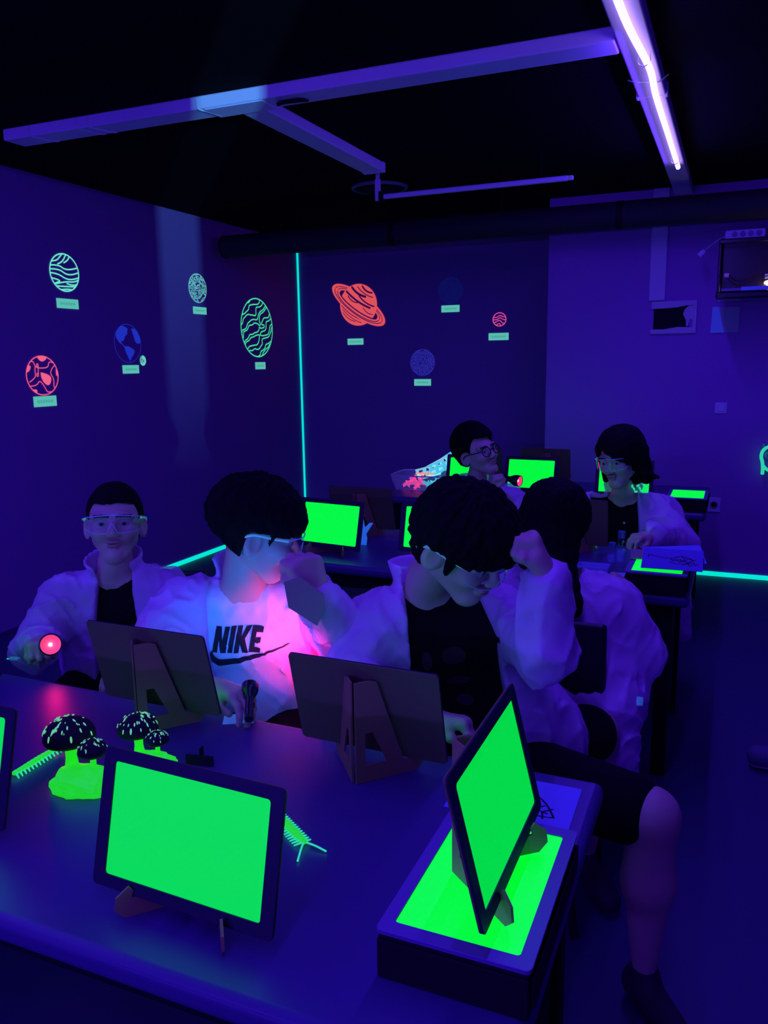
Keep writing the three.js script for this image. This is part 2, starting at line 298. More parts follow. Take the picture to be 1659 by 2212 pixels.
// contour lines of a smooth field, for the mottled planets
function contours(g, W, H, f, levels, step = 3) {
  g.beginPath();
  for (const L of levels) for (let y = 0; y < H; y += step) for (let x = 0; x < W; x += step) {
    const v = [f(x, y) - L, f(x + step, y) - L, f(x + step, y + step) - L, f(x, y + step) - L], P = [];
    const e = [[x, y], [x + step, y], [x + step, y + step], [x, y + step]];
    for (let k = 0; k < 4; k++) { const a = v[k], b = v[(k + 1) % 4]; if ((a < 0) !== (b < 0)) { const t = a / (a - b); P.push([e[k][0] + t * (e[(k + 1) % 4][0] - e[k][0]), e[k][1] + t * (e[(k + 1) % 4][1] - e[k][1])]); } }
    for (let k = 0; k + 1 < P.length; k += 2) { g.moveTo(...P[k]); g.lineTo(...P[k + 1]); }
  }
  g.stroke();
}
planet('planet_drawing', 'mint striped planet drawing at upper left of the left wall', 0.25, 0.235, 256, 'left', [2.063, -3.95], '110,240,200', 0.95, (g, W, H, on) => {
  disc(g, W, H, 8, on); g.lineWidth = 8;
  for (const p of [[[-.1, .27], [.25, .25], [.4, .1], [.5, 0]], [[.3, .3], [.45, .25], [.6, .02]], [[.5, .25], [.62, .2], [.72, .05]], [[-.1, .38], [.3, .3], [.55, .45], [1.1, .3]], [[-.1, .47], [.3, .4], [.6, .58], [1.1, .42]], [[-.1, .55], [.25, .52], [.6, .7], [1.1, .55]], [[0, .66], [.4, .7], [.2, .78], [.15, .8]], [[.2, .8], [.5, .72], [.8, .72], [1, .62]], [[.55, .77], [.75, .82], [1, .72]], [[.1, .86], [.5, .85], [1, .82]], [[.3, .95], [.55, .9], [.8, .93]]]) curve(g, W, H, p);
  g.restore();
});
planet('planet_drawing', 'pink blotchy planet drawing at the far left of the left wall', 0.255, 0.24, 256, 'left', [1.449, -3.705], '255,105,140', 0.85, (g, W, H, on) => {
  disc(g, W, H, 6, on); g.lineWidth = 5;
  for (const p of [[[.35, 0], [.45, .18], [.65, .12], [.68, 0]], [[0, .25], [.2, .22], [.12, .4], [0, .42]], [[.45, .42], [.62, .45], [.78, .55], [.7, .75], [.55, .72], [.45, .55], [.45, .42]], [[.1, .85], [.3, .8], [.3, .95], [.15, 1]], [[.92, .35], [1, .4], [1, .55], [.92, .5]]]) curve(g, W, H, p, true);
  for (const p of [[[.05, .2], [.25, .1], [.3, .3], [.5, .32], [.7, .3], [.72, .15], [.9, .2]], [[.1, .65], [.3, .55], [.28, .4], [.3, .28]], [[.1, .75], [.3, .75], [.4, .6], [.55, .8], [.6, .92], [.8, .9]], [[.9, .25], [.7, .4], [.85, .6], [.8, .8], [.95, .85]]]) curve(g, W, H, p);
  g.beginPath(); g.ellipse(.37 * W, .25 * H, 6, 10, 0, 0, 7); g.ellipse(.35 * W, .48 * H, 6, 9, 0, 0, 7); g.stroke();
  g.restore();
});
planet('planet_drawing', 'dark blue globe drawing with continents on the left wall', 0.27, 0.26, 256, 'left', [1.648, -4.475], '35,55,205', 0.7, (g, W, H, on) => {
  disc(g, W, H, 3, on);
  for (const p of [[[.08, .3], [.12, .12], [.3, .05], [.45, .08], [.55, .14], [.48, .2], [.52, .26], [.42, .3], [.36, .42], [.3, .46], [.24, .42], [.28, .52], [.34, .55], [.2, .5], [.1, .38]], [[.36, .58], [.5, .56], [.62, .62], [.75, .68], [.7, .78], [.6, .86], [.55, .97], [.48, .86], [.4, .72]], [[.66, .12], [.8, .1], [.95, .3], [1, .45], [.9, .52], [.78, .46], [.74, .34]], [[.28, .5], [.35, .55], [.4, .6], [.34, .58]]]) curve(g, W, H, p, true);
  g.restore();
});
planet('moon_drawing', 'tiny mint moon drawing beside the blue globe', 0.068, 0.072, 96, 'left', [1.533, -4.617], '110,225,195', 0.8, (g, W, H, on) => {
  g.fillStyle = on; g.beginPath(); g.ellipse(W / 2, H / 2, W / 2 - 2, H / 2 - 2, 0, 0, 7); g.fill();
  g.fillStyle = '#000'; g.globalCompositeOperation = on === '#fff' ? 'source-over' : 'destination-out'; for (const [x, y, r] of [[.4, .4, 7], [.6, .55, 9], [.45, .7, 5]]) { g.beginPath(); g.arc(x * W, y * H, r, 0, 7); g.fill(); }
});
planet('planet_drawing', 'small mint planet drawing with ring marks near the daylight band', 0.235, 0.222, 256, 'left', [2.071, -5.302], '105,205,190', 0.75, (g, W, H, on) => {
  disc(g, W, H, 6, on); g.lineWidth = 6; contours(g, W, H, (x, y) => N3(x / 48, y / 40, 2.5) + 0.4 * N3(x / 22, y / 22, 7), [-0.32, -0.02, 0.28]); g.restore();
});
planet('planet_drawing', 'tall bright green planet drawing with flowing bands beside the corner', 0.52, 0.505, 400, 'left', [1.803, -6.127], '70,240,160', 0.9, (g, W, H, on) => {
  disc(g, W, H, 7, on); g.lineWidth = 7;
  contours(g, W, H, (x, y) => 2.2 * Math.sin((x * 0.55 + y * 1.0) / 26 + 1.6 * N3(x / 120, y / 90, 3.1)) * 0.5 + 0.9 * N3(x / 60, y / 50, 9.3), [-0.55, 0.5]); g.restore();
});
planet('ringed_planet_drawing', 'large orange-red ringed planet drawing on the back wall', 0.66, 0.46, 512, 'back', [-3.182, 2.012], '245,90,95', 0.8, (g, W, H, on) => {
  const cut = () => { g.globalCompositeOperation = on === '#fff' ? 'source-over' : 'destination-out'; g.fillStyle = g.strokeStyle = '#000'; }, ink = () => { g.globalCompositeOperation = 'source-over'; g.fillStyle = g.strokeStyle = on; };
  g.save(); g.translate(W / 2, H / 2); g.rotate(0.6); const R = H * 0.40;
  ink(); g.beginPath(); g.ellipse(0, 0, R * 1.68, R * 0.56, 0, 0, 7); g.fill();
  cut(); g.lineWidth = 5; for (const k of [1.5, 1.34]) { g.beginPath(); g.ellipse(0, 0, R * k, R * k * 0.3, 0, 0, 7); g.stroke(); }
  g.beginPath(); g.ellipse(0, -4, R * 1.2, R * 0.27, 0, 0, 7); g.fill();
  ink(); g.beginPath(); g.arc(0, 0, R, 0, 7); g.fill();
  g.save(); g.beginPath(); g.arc(0, 0, R - 3, 0, 7); g.clip(); cut(); g.lineWidth = 9;
  for (const [y, a, b, lw] of [[-.86, -.3, .3, 12], [-.7, -.5, .45, 7], [-.52, -.75, .1, 16], [-.38, -.2, .75, 10], [-.2, -.9, .6, 14], [-.06, -.7, -.1, 8], [-.02, .3, .9, 6], [.52, -.75, .5, 6], [.64, -.6, .6, 5], [.76, -.5, .3, 5]]) { g.lineWidth = lw; g.beginPath(); g.moveTo(a * R, y * R); g.quadraticCurveTo((a + b) / 2 * R, (y + .16) * R, b * R, y * R); g.stroke(); }
  g.restore();
  ink(); g.beginPath(); g.ellipse(0, 0, R * 1.68, R * 0.56, 0, 0.06, Math.PI - 0.06); g.ellipse(0, -4, R * 1.2, R * 0.27, 0, Math.PI, 0, true); g.fill();
  cut(); g.lineWidth = 6; for (const k of [1.5, 1.34]) { g.beginPath(); g.ellipse(0, 0, R * k, R * k * 0.31, 0, 0.1, Math.PI - 0.1); g.stroke(); }
  g.lineWidth = 9; g.beginPath(); g.ellipse(0, -2, R * 1.2, R * 0.29, 0, 0.2, Math.PI - 0.2); g.stroke();
  g.restore();
});
const maze = (sc, z, lv) => (g, W, H, on) => { disc(g, W, H, 4, on); g.lineWidth = 3; contours(g, W, H, (x, y) => N3(x / sc, y / (sc * 0.6), z), lv, 2); g.restore(); };
planet('planet_drawing', 'very faint blue planet drawing high on the back wall', 0.225, 0.222, 192, 'back', [-2.304, 2.098], '22,40,150', 0.3, maze(20, 3.3, [-0.1, 0.2]));
planet('planet_drawing', 'small pink planet drawing at the right of the dark back wall', 0.125, 0.122, 160, 'back', [-1.868, 1.84], '245,95,165', 0.85, (g, W, H, on) => {
  disc(g, W, H, 8, on); g.lineWidth = 7; for (const p of [[[0, .35], [.3, .4], [.5, .2], [.8, .35], [1, .3]], [[0, .5], [.3, .55], [.55, .35], [.8, .55], [1, .5]], [[.1, .75], [.35, .6], [.55, .55], [.75, .8], [.9, .75]], [[.25, .9], [.5, .7], [.6, .95]]]) curve(g, W, H, p); g.restore();
});
planet('planet_drawing', 'lilac-blue maze-patterned planet drawing low on the back wall', 0.235, 0.235, 224, 'back', [-2.565, 1.49], '62,62,205', 0.5, maze(19, 8.1, [-0.15, 0.15]));
// name cards under the planets
{
  const C = document.createElement('canvas'); C.width = 128; C.height = 48; const g = C.getContext('2d');
  g.fillStyle = '#5ec9b4'; g.fillRect(0, 0, 128, 48); g.fillStyle = 'rgba(40,130,135,0.35)';
  for (let i = 0; i < 6; i++) { g.beginPath(); g.ellipse(26 + i * 15, 24, 6, 8, 0.2 * i, 0, 7); g.fill(); }
  const t = new THREE.CanvasTexture(C); t.colorSpace = THREE.SRGBColorSpace;
  const m = new THREE.MeshPhysicalMaterial({ color: 0x445566, roughness: 0.8, emissive: 0xffffff, emissiveMap: t, emissiveIntensity: 0.85 });
  const card = (label, side, a, b, w = 0.165, h = 0.058) => {
    const o = single('glowing_name_card', rbox(-w / 2, w / 2, -h / 2, h / 2, 0, 0.003, 0.0014, 1), m, label, 'name card', null, 'mint name cards under the planets');
    if (side === 'left') { o.position.set(XW + 0.001, a, b); o.rotation.y = Math.PI / 2; } else o.position.set(a, b, ZB + 0.001);
    const p = o.geometry.attributes.position, u = o.geometry.attributes.uv; for (let i = 0; i < p.count; i++) u.setXY(i, p.getX(i) / w + 0.5, p.getY(i) / h + 0.5);
  };
  card('blank mint card under the striped planet at upper left', 'left', 1.879, -3.955, 0.18, 0.058); card('blank mint card under the pink blotchy planet', 'left', 1.297, -3.708, 0.178, 0.062);
  card('blank mint card under the blue globe', 'left', 1.475, -4.488, 0.165, 0.056); card('mint card under the small planet with ring marks', 'left', 1.906, -5.315, 0.17, 0.054); card('small mint card under the tall green planet', 'left', 1.483, -6.155, 0.165, 0.06);
  card('mint card under the orange ringed planet', 'back', -3.219, 1.686, 0.16, 0.056); card('mint card under the very faint blue planet', 'back', -2.305, 1.945); card('mint card under the small pink planet', 'back', -1.874, 1.698, 0.175, 0.06); card('mint card under the lilac maze planet', 'back', -2.566, 1.315, 0.16, 0.058);
}
// ---------------------------------------------------------------- tables and chairs
const T = 0.70;
function table(label, x0, x1, z0, z1) {       // z0 near the camera, z1 far
  const t = thing('school_table', label, 'table', [(x0 + x1) / 2, 0, (z0 + z1) / 2], 0, 'rows of school tables');
  const w = (x1 - x0) / 2, d = (z0 - z1) / 2;
  const top = rbox(-w, w, T - 0.045, T, -d, d, 0.018, 4); uvBox(top);
  part('table_top', top, mat.table, t);
  part('apron', [box(-w + 0.06, w - 0.06, T - 0.11, T - 0.046, -d + 0.06, -d + 0.085), box(-w + 0.06, w - 0.06, T - 0.11, T - 0.046, d - 0.085, d - 0.06)], mat.black, t);
  for (const sx of [-1, 1]) for (const sz of [-1, 1]) part('leg', rbox(sx * (w - 0.08) - 0.025, sx * (w - 0.08) + 0.025, 0, T - 0.046, sz * (d - 0.08) - 0.025, sz * (d - 0.08) + 0.025, 0.006), mat.black, t);
  for (const sx of [-1, 1]) part('side_panel', box(sx * (w - 0.08) - 0.008, sx * (w - 0.08) + 0.008, 0.12, T - 0.046, -d + 0.105, d - 0.105), mat.black, t);
  return t;
}
table('nearest violet-lit table with mushrooms, panels and the large light box', -1.98, -0.186, -0.752, -1.487);
table('middle table behind the three boys in the front row', -1.95, -0.1, -2.845, -3.58);
table('farthest table, with the plastic tub at its left end', -1.95, -0.1, -4.46, -5.42);
function chair(label, x, z, turn) {
  const c = thing('school_chair', label, 'chair', [x, 0, z], turn, 'black school chairs');
  part('seat', rbox(-0.2, 0.2, 0.375, 0.395, -0.2, 0.2, 0.009, 3), mat.blackSoft, c);
  const g = rbox(-0.19, 0.19, 0.5, 0.78, -0.012, 0.012, 0.011, 4), p = g.attributes.position;
  for (let i = 0; i < p.count; i++) { const x = p.getX(i), y = p.getY(i); p.setZ(i, p.getZ(i) - 0.21 + x * x * 0.9 - (y - 0.5) * 0.12); }
  g.computeVertexNormals(); part('backrest', g, M(0.01, 0.01, 0.016, { roughness: 0.45 }), c);
  for (const s of [-1, 1]) {
    part('leg', tube([V(s * 0.17, 0.376, 0.15), V(s * 0.18, 0.2, 0.17), V(s * 0.19, 0.011, 0.19)], 0.011, 10, 8), mat.black, c);
    part('leg', tube([V(s * 0.16, 0.52, -0.2), V(s * 0.17, 0.42, -0.19), V(s * 0.18, 0.2, -0.19), V(s * 0.19, 0.011, -0.21)], 0.011, 14, 8), mat.black, c);
  }
  return c;
}
// ---------------------------------------------------------------- glowing panels on small easels, light boxes
const PW = 0.32, PH = 0.205, SW = 0.278, SH = 0.169, TILT = 0.24;
const boardFrame = (() => { const s = rrect(PW, PH, 0.008); s.holes.push(rrect(SW, SH, 0.006, THREE.Path)); return tr(new THREE.ExtrudeGeometry(s, { depth: 0.002, bevelEnabled: true, bevelSize: 0.0006, bevelThickness: 0.0006, bevelSegments: 1, curveSegments: 5 }), 0, PH / 2, 0.001); })();
const boardBack = tr(new THREE.ExtrudeGeometry(rrect(PW, PH, 0.008), { depth: 0.003, bevelEnabled: false, curveSegments: 5 }), 0, PH / 2, -0.0028);
const screenGeo = tr(new THREE.ExtrudeGeometry(rrect(SW, SH, 0.006), { depth: 0.0008, bevelEnabled: false, curveSegments: 5 }), 0, PH / 2, 0.0004);
const legShape = (() => {
  const s = new THREE.Shape([[0, 0], [0.132, 0], [0.146, 0.014], [0.143, 0.034], [0.124, 0.048], [0.118, 0.04], [0.121, 0.03], [0.104, 0.028], [0.1, 0.036], [0.046, 0.2], [0.03, 0.205], [0, 0.205]].map(p => new THREE.Vector2(...p)));
  s.holes.push(new THREE.Path([[0.02, 0.034], [0.02, 0.1], [0.036, 0.1], [0.066, 0.034]].map(p => new THREE.Vector2(...p))));
  return new THREE.ExtrudeGeometry(s, { depth: 0.004, bevelEnabled: false });
})();
function easelLegs(t) {
  for (const s of [-1, 1]) {
    const m = part('easel_leg', legShape, mat.mdf, t); m.position.set(s * 0.004, 0, -0.087); m.rotation.y = s > 0 ? -Math.atan2(0.107, 0.09) : Math.PI + Math.atan2(0.107, 0.09); if (s < 0) m.position.x += 0.0;
  }
}
function panel(label, x, z, turn, far, y = T) {
  const t = thing('display_easel', label, 'panel', [x, y + 0.0005, z], turn, 'green glowing panels on easels');
  const b = new THREE.Group(); b.name = 'board'; b.position.set(0, 0.031, 0); b.rotation.x = -TILT; t.add(b);
  part('frame', boardFrame, mat.board, b); part('backing', boardBack, mat.boardBack, b);
  part('glowing_screen', screenGeo, far ? mat.screenFar : mat.screen, b, 'glowing green screen');
  easelLegs(t);
  const l = new THREE.RectAreaLight(new THREE.Color().setRGB(0.0, 1, 0.08), 0.05, SW, SH); l.position.set(0, PH / 2, 0.004); l.rotation.y = Math.PI; b.add(l);
  return t;
}
const PI = Math.PI;
panel('large glowing green panel in the foreground, in front of the mushrooms', -0.69, -0.836, -0.035);
panel('glowing green panel cut off by the left edge of the picture', -1.247, -0.893, -0.02);
panel('dark back of a panel on an easel before the boy with white printed shirt', -1.168, -1.408, PI);
panel('dark back of a panel on an easel before the boy looking down', -0.63, -1.388, PI - 0.02);
panel('dark back of a panel at the far left end of the nearest table', -1.824, -1.40, PI);
panel('glowing green panel facing the camera on the middle table, behind the profile boy', -1.54, -2.97, -0.13, true);
panel('glowing green panel on the middle table, half hidden by the head looking down', -1.08, -3.02, -0.02, true);
panel('dark back of a panel on the far side of the middle table', -1.572, -3.41, PI, true);
panel('grey back of a panel on the middle table before the long-haired person', -0.607, -3.39, PI, true);
panel('glowing green panel on the farthest table, partly behind the boy with dark glasses', -1.455, -4.72, 0, true);
panel('glowing green panel on the farthest table behind the torch', -1.088, -4.72, -0.04, true);
panel('glowing green panel on the farthest table behind the long-haired person', -0.55, -4.72, 0, true);
panel('grey-green back of a panel at the right rear of the farthest table', -1.108, -5.28, PI, true);
panel('grey back of a panel just beyond the face of the boy with dark glasses', -1.56, -5.28, PI, true);
panel('glowing green panel standing upright on the nearest light box', -0.245, -1.013, PI / 2, false, T + 0.0752);

function lightBox(label, x, z, far) {            // x, z: centre
  const t = thing('light_box', label, 'light box', [x, T + 0.0005, z], 0, 'black light boxes with glowing tops');
  part('box_body', [rbox(-0.103, 0.1, 0, 0.058, -0.158, 0.158, 0.004), rbox(0.1002, 0.106, 0.015, 0.058, -0.15, 0.15, 0.002)], mat.black, t);
  const lid = part('lid', [boardFrame.clone().translate(0, -PH / 2, 0).rotateX(-PI / 2).rotateY(PI / 2).translate(0, 0.0705, 0), boardBack.clone().translate(0, -PH / 2, 0).rotateX(-PI / 2).rotateY(PI / 2).translate(0, 0.0705, 0)], M(0.2, 0.09, 0.36, { roughness: 0.5 }), t);
  part('lid_rim', rbox(-0.1, 0.1, 0.0585, 0.0668, -0.158, 0.158, 0.003), mat.black, t);
  part('glowing_screen', screenGeo.clone().translate(0, -PH / 2, 0).rotateX(-PI / 2).rotateY(PI / 2).translate(0, 0.0705, 0), mat.screenFar, t, 'glowing green window of the lid');
  const l = new THREE.RectAreaLight(new THREE.Color().setRGB(0.0, 1, 0.08), 0.08, SH, SW); l.position.set(0, 0.075, 0); l.rotation.x = PI / 2; t.add(l);
  return t;
}
lightBox('large black light box at the right end of the nearest table', -0.287, -1.016);
lightBox('black light box with drawn papers on top, on the middle table', -0.212, -2.995, true);
lightBox('small far light box at the right end of the farthest table', -0.2, -4.63, true);
// ---------------------------------------------------------------- papers
function sheet(w, h, t = 0.0012) { const g = box(-w / 2, w / 2, 0, t, -h / 2, h / 2); return g; }
function drawnSheet(label, w, h, pos, turn, tiltZ, color, draw, name = 'paper_sheet') {
  const C = document.createElement('canvas'); C.width = 256; C.height = Math.round(256 * h / w); const g = C.getContext('2d');
  g.fillStyle = color; g.fillRect(0, 0, 256, C.height); g.strokeStyle = '#05050f'; g.lineWidth = 4; g.lineCap = 'round'; draw(g, 256, C.height);
  const tx = new THREE.CanvasTexture(C); tx.colorSpace = THREE.SRGBColorSpace;
  const geo = sheet(w, h), p = geo.attributes.position, u = geo.attributes.uv; for (let i = 0; i < p.count; i++) u.setXY(i, p.getX(i) / w + 0.5, 0.5 - p.getZ(i) / h);
  const o = single(name, geo, new THREE.MeshPhysicalMaterial({ map: tx, roughness: 0.8 }), label, 'paper', pos);
  o.rotation.set(0, turn, tiltZ || 0); return o;
}
drawnSheet('pale sheet with a leaf drawing behind the large light box', 0.225, 0.15, [-0.332, T + 0.0006, -1.362], 0.01, 0, '#8f96e8', (g, W, H) => {
  for (const s of [-1, 1]) { g.beginPath(); g.moveTo(.42 * W, .5 * H); g.bezierCurveTo(.55 * W, (.5 + s * .3) * H, .72 * W, (.55 + s * .28) * H, .86 * W, .78 * H); g.stroke(); }
  g.beginPath(); g.moveTo(.1 * W, .42 * H); g.quadraticCurveTo(.4 * W, .5 * H, .8 * W, .72 * H); g.stroke();
  for (let k = 0; k < 5; k++) { const x = .48 + k * .07, y = .52 + k * .045; g.beginPath(); g.moveTo(x * W, y * H); g.lineTo((x + .07) * W, (y - .1) * H); g.moveTo(x * W, y * H); g.lineTo((x + .02) * W, (y + .14) * H); g.stroke(); }
  g.beginPath(); g.ellipse(.12 * W, .72 * H, 22, 9, .3, 0, 7); g.stroke();
});
const beast = (g, W, H) => {
  g.beginPath(); g.moveTo(.1 * W, .45 * H); g.quadraticCurveTo(.08 * W, .3 * H, .16 * W, .35 * H); g.quadraticCurveTo(.35 * W, .5 * H, .5 * W, .45 * H); g.quadraticCurveTo(.6 * W, .3 * H, .7 * W, .35 * H); g.lineTo(.85 * W, .5 * H); g.lineTo(.78 * W, .6 * H); g.quadraticCurveTo(.6 * W, .8 * H, .45 * W, .62 * H); g.stroke();
  for (const [x, y] of [[.55, .4], [.62, .62], [.7, .5], [.66, .75], [.75, .7]]) { g.beginPath(); g.moveTo(x * W, y * H); g.lineTo((x + .1) * W, (y - .08) * H); g.lineTo((x + .13) * W, (y + .04) * H); g.lineTo((x + .18) * W, (y - .03) * H); g.stroke(); }
  for (let k = 0; k < 6; k++) { g.beginPath(); g.arc((.5 + k * .04) * W, (.5 + .04 * (k % 2)) * H, 7, 0, 4); g.stroke(); }
};
drawnSheet('sheet with a long-tailed animal drawing on the middle light box', 0.2, 0.13, [-0.165, T + 0.108, -2.92], 0.02, 0.0, '#6a5cc0', beast).rotation.x = 0.35;
drawnSheet('bluish drawn sheet tilted under the animal drawing on the middle light box', 0.2, 0.13, [-0.165, T + 0.108, -2.985], 0.22, 0.0, '#7f88e2', beast).rotation.x = 0.3;
single('grey_card', sheet(0.17, 0.12, 0.003), plain(0.3, 0.28, 0.2), 'grey card lying under the drawn sheets on the middle light box', 'card', [-0.235, T + 0.083, -3.07]).rotation.set(0.06, 0.1, 0);
single('cyan_paper', sheet(0.09, 0.07), M(0.3, 0.7, 0.8, { e: [0.02, 0.5, 0.5] }), 'small cyan paper on the farthest table left of the long-haired person', 'paper', [-0.828, T + 0.0005, -4.897]);
single('blue_paper_scrap', sheet(0.05, 0.03), M(0.5, 0.7, 0.95, { e: [0.01, 0.1, 0.4] }), 'little blue paper scrap at the near edge of the middle table', 'paper', [-1.175, T + 0.0005, -2.88]);
single('small_paper', sheet(0.07, 0.05), M(0.5, 0.8, 1.0, { e: [0.0, 0.05, 0.2] }), 'small bluish paper under the right hand of the printed-shirt boy', 'paper', [-1.0, T + 0.0005, -1.465]).rotation.set(0, 0.5, 0);
{ // blue cut-out standing beside the middle-row panel
  const g = poly([[-0.02, 0], [0.012, 0], [0.016, 0.03], [0.012, 0.05], [0.045, 0.1], [0.03, 0.1], [0.006, 0.078], [0.0, 0.125], [-0.008, 0.125], [-0.012, 0.05]], 0.004, 0.0005);
  const o = single('paper_cutout', g, M(0.5, 0.75, 0.95, { e: [0.006, 0.1, 0.5] }), 'bright blue fork-shaped paper cut-out standing beside the middle-table panel', 'cut-out', [-1.478, T + 0.001, -3.2]); o.rotation.y = 0.15;
}
// ---------------------------------------------------------------- glowing mushroom toys
function mushroomToy(label, x, z, turn, size) {
  const t = thing('mushroom_toy', label, 'toy', [x, T + 0.0005, z], turn, 'glow-in-the-dark mushroom toys');
  const base = new THREE.IcosahedronGeometry(1, 5), p = base.attributes.position;
  for (let i = 0; i < p.count; i++) {
    const v = V(p.getX(i), p.getY(i), p.getZ(i)), r = 1 + 0.3 * N3(v.x * 1.3 + size, v.y * 1.6, v.z * 1.3) + 0.16 * Math.abs(N3(v.x * 3 + 4, v.y * 2.2, v.z * 3)) + 0.05 * N3(v.x * 7, v.y * 5, v.z * 7);
    const peak = 0.003 * Math.exp(-((v.x + 0.6) ** 2 + (v.z + 0.4) ** 2) * 3) + 0.014 * Math.exp(-((v.x - 0.45) ** 2 + (v.z + 0.1) ** 2) * 2.5);
    p.setXYZ(i, v.x * r * 0.062 + 0.01, Math.max(0, v.y * r * 0.026 + 0.012 + (v.y > 0 ? peak : 0)), v.z * r * 0.044 + 0.022);
  }
  base.computeVertexNormals(); part('glowing_rock', base, mat.neon, t, 'glowing green rock');
  const capM = M(0.01, 0.007, 0.01, { roughness: 0.75 });
  for (const [mx, mz, h, r, sr] of [[-0.04, -0.004, 0.088, 0.05, 0.0105], [0.033, 0.014, 0.082, 0.028, 0.0055]]) {
    const prof = [[sr * 1.7, 0.018], [sr * 1.25, 0.028], [sr, 0.045], [sr * 1.05, h * 0.8], [sr * 0.95, h]].map(q => new THREE.Vector2(...q));
    part('glowing_stem', tr(new THREE.LatheGeometry(prof, 16), mx, 0, mz), mat.neon, t);
    const cp = []; for (let k = 0; k <= 12; k++) { const a = k / 12 * PI / 2; cp.push(new THREE.Vector2(Math.max(1e-4, Math.sin(a) * r), h - 0.004 + Math.pow(Math.cos(a), 0.85) * r * 0.82)); }
    cp.push(new THREE.Vector2(r * 0.93, h - 0.009), new THREE.Vector2(sr, h - 0.001));
    const cap = part('cap', tr(new THREE.LatheGeometry(cp.reverse(), 28), mx, 0, mz), capM, t); 
    const spots = [];
    for (let k = 0; k < 46; k++) {
      const az = rnd() * PI * 2, a = 0.3 + 1.05 * rnd(), yy = h - 0.004 + Math.pow(Math.cos(a), 0.85) * r * 0.82;
      const s = new THREE.SphereGeometry(1, 6, 4); const L = r * (0.03 + 0.08 * rnd()); s.scale(L * 0.5, L * 1.5, r * 0.035);
      s.rotateX(-(PI / 2 - a) * 0.8); s.translate(0, 0, 0); s.rotateY(az); s.translate(Math.sin(az) * Math.sin(a) * r * 1.0, yy, Math.cos(az) * Math.sin(a) * r * 1.0); spots.push(tr(s, mx, 0, mz));
    }
    const sp = part('glowing_spots', merge(spots), M(0.3, 0.6, 0.4, { e: [0.12, 0.5, 0.16] }), cap, 'pale glowing spots'); sp.userData.kind = 'stuff';
  }
  return t;
}
mushroomToy('pair of dark spotted mushrooms on a glowing green rock, left of the large panel', -1.118, -1.112, 0, 0);
mushroomToy('mushroom pair on a green rock mostly hidden behind the large panel', -1.045, -1.215, 0, 0).scale.setScalar(0.82);
// ---------------------------------------------------------------- glowing centipede toys
function centipede(label, a, b, ants) {
  const t = thing('centipede_toy', label, 'toy', [a.x, T + 0.0005, a.z], 0, 'glow-in-the-dark centipede toys');
  const d = b.clone().sub(a), L = d.length(), u = d.clone().normalize(), s = V(-u.z, 0, u.x), n = 13, body = [];
  for (let k = 0; k < n; k++) { const f = k / (n - 1), r = 0.0075 * (0.75 + 0.35 * Math.sin(f * PI)), g = new THREE.SphereGeometry(r, 10, 8); g.scale(1, 0.75, 1); const c = u.clone().multiplyScalar(f * L); body.push(tr(g, c.x, 0.008, c.z)); }
  part('glowing_body', merge(body), mat.neon, t);
  for (let k = 0; k < n; k++) for (const q of [-1, 1]) {
    const c = u.clone().multiplyScalar(k / (n - 1) * L), e = c.clone().addScaledVector(s, q * 0.016).addScaledVector(u, -0.006);
    part('glowing_leg', rod(V(c.x, 0.008, c.z).addScaledVector(s, q * 0.004), V(e.x, 0.003, e.z), 0.0026, 0.0013, 6), mat.neonMint, t);
  }
  for (const e of ants) { const c = u.clone().multiplyScalar(L), q = e.clone().sub(a); part('glowing_antenna', tube([V(c.x, 0.008, c.z), V((c.x + q.x) / 2, 0.007, (c.z + q.z) / 2), V(q.x, 0.003, q.z)], 0.0017, 10, 6), mat.neonMint, t); }
}
centipede('glowing green centipede toy left of the mushroom rock', V(-1.268, 0, -1.075), V(-1.272, 0, -1.19), [V(-1.25, 0, -1.215), V(-1.29, 0, -1.218)]);
centipede('glowing green centipede toy crawling out from behind the large panel', V(-0.70, 0, -1.135), V(-0.622, 0, -1.083), [V(-0.578, 0, -1.079), V(-0.609, 0, -1.038)]);
{ // little slotted stand lying on the table
  const s = thing('slotted_stand', 'small dark slotted stand on the table above the large panel', 'stand', [-0.953, T + 0.0005, -1.25], 0.2);
  part('cross_plate', rbox(-0.03, 0.03, 0, 0.022, -0.002, 0.002, 0.001, 1), mat.black, s);
  part('upright_plate', rbox(-0.002, 0.002, 0, 0.034, -0.018, -0.0025, 0.001, 1), mat.black, s);
}
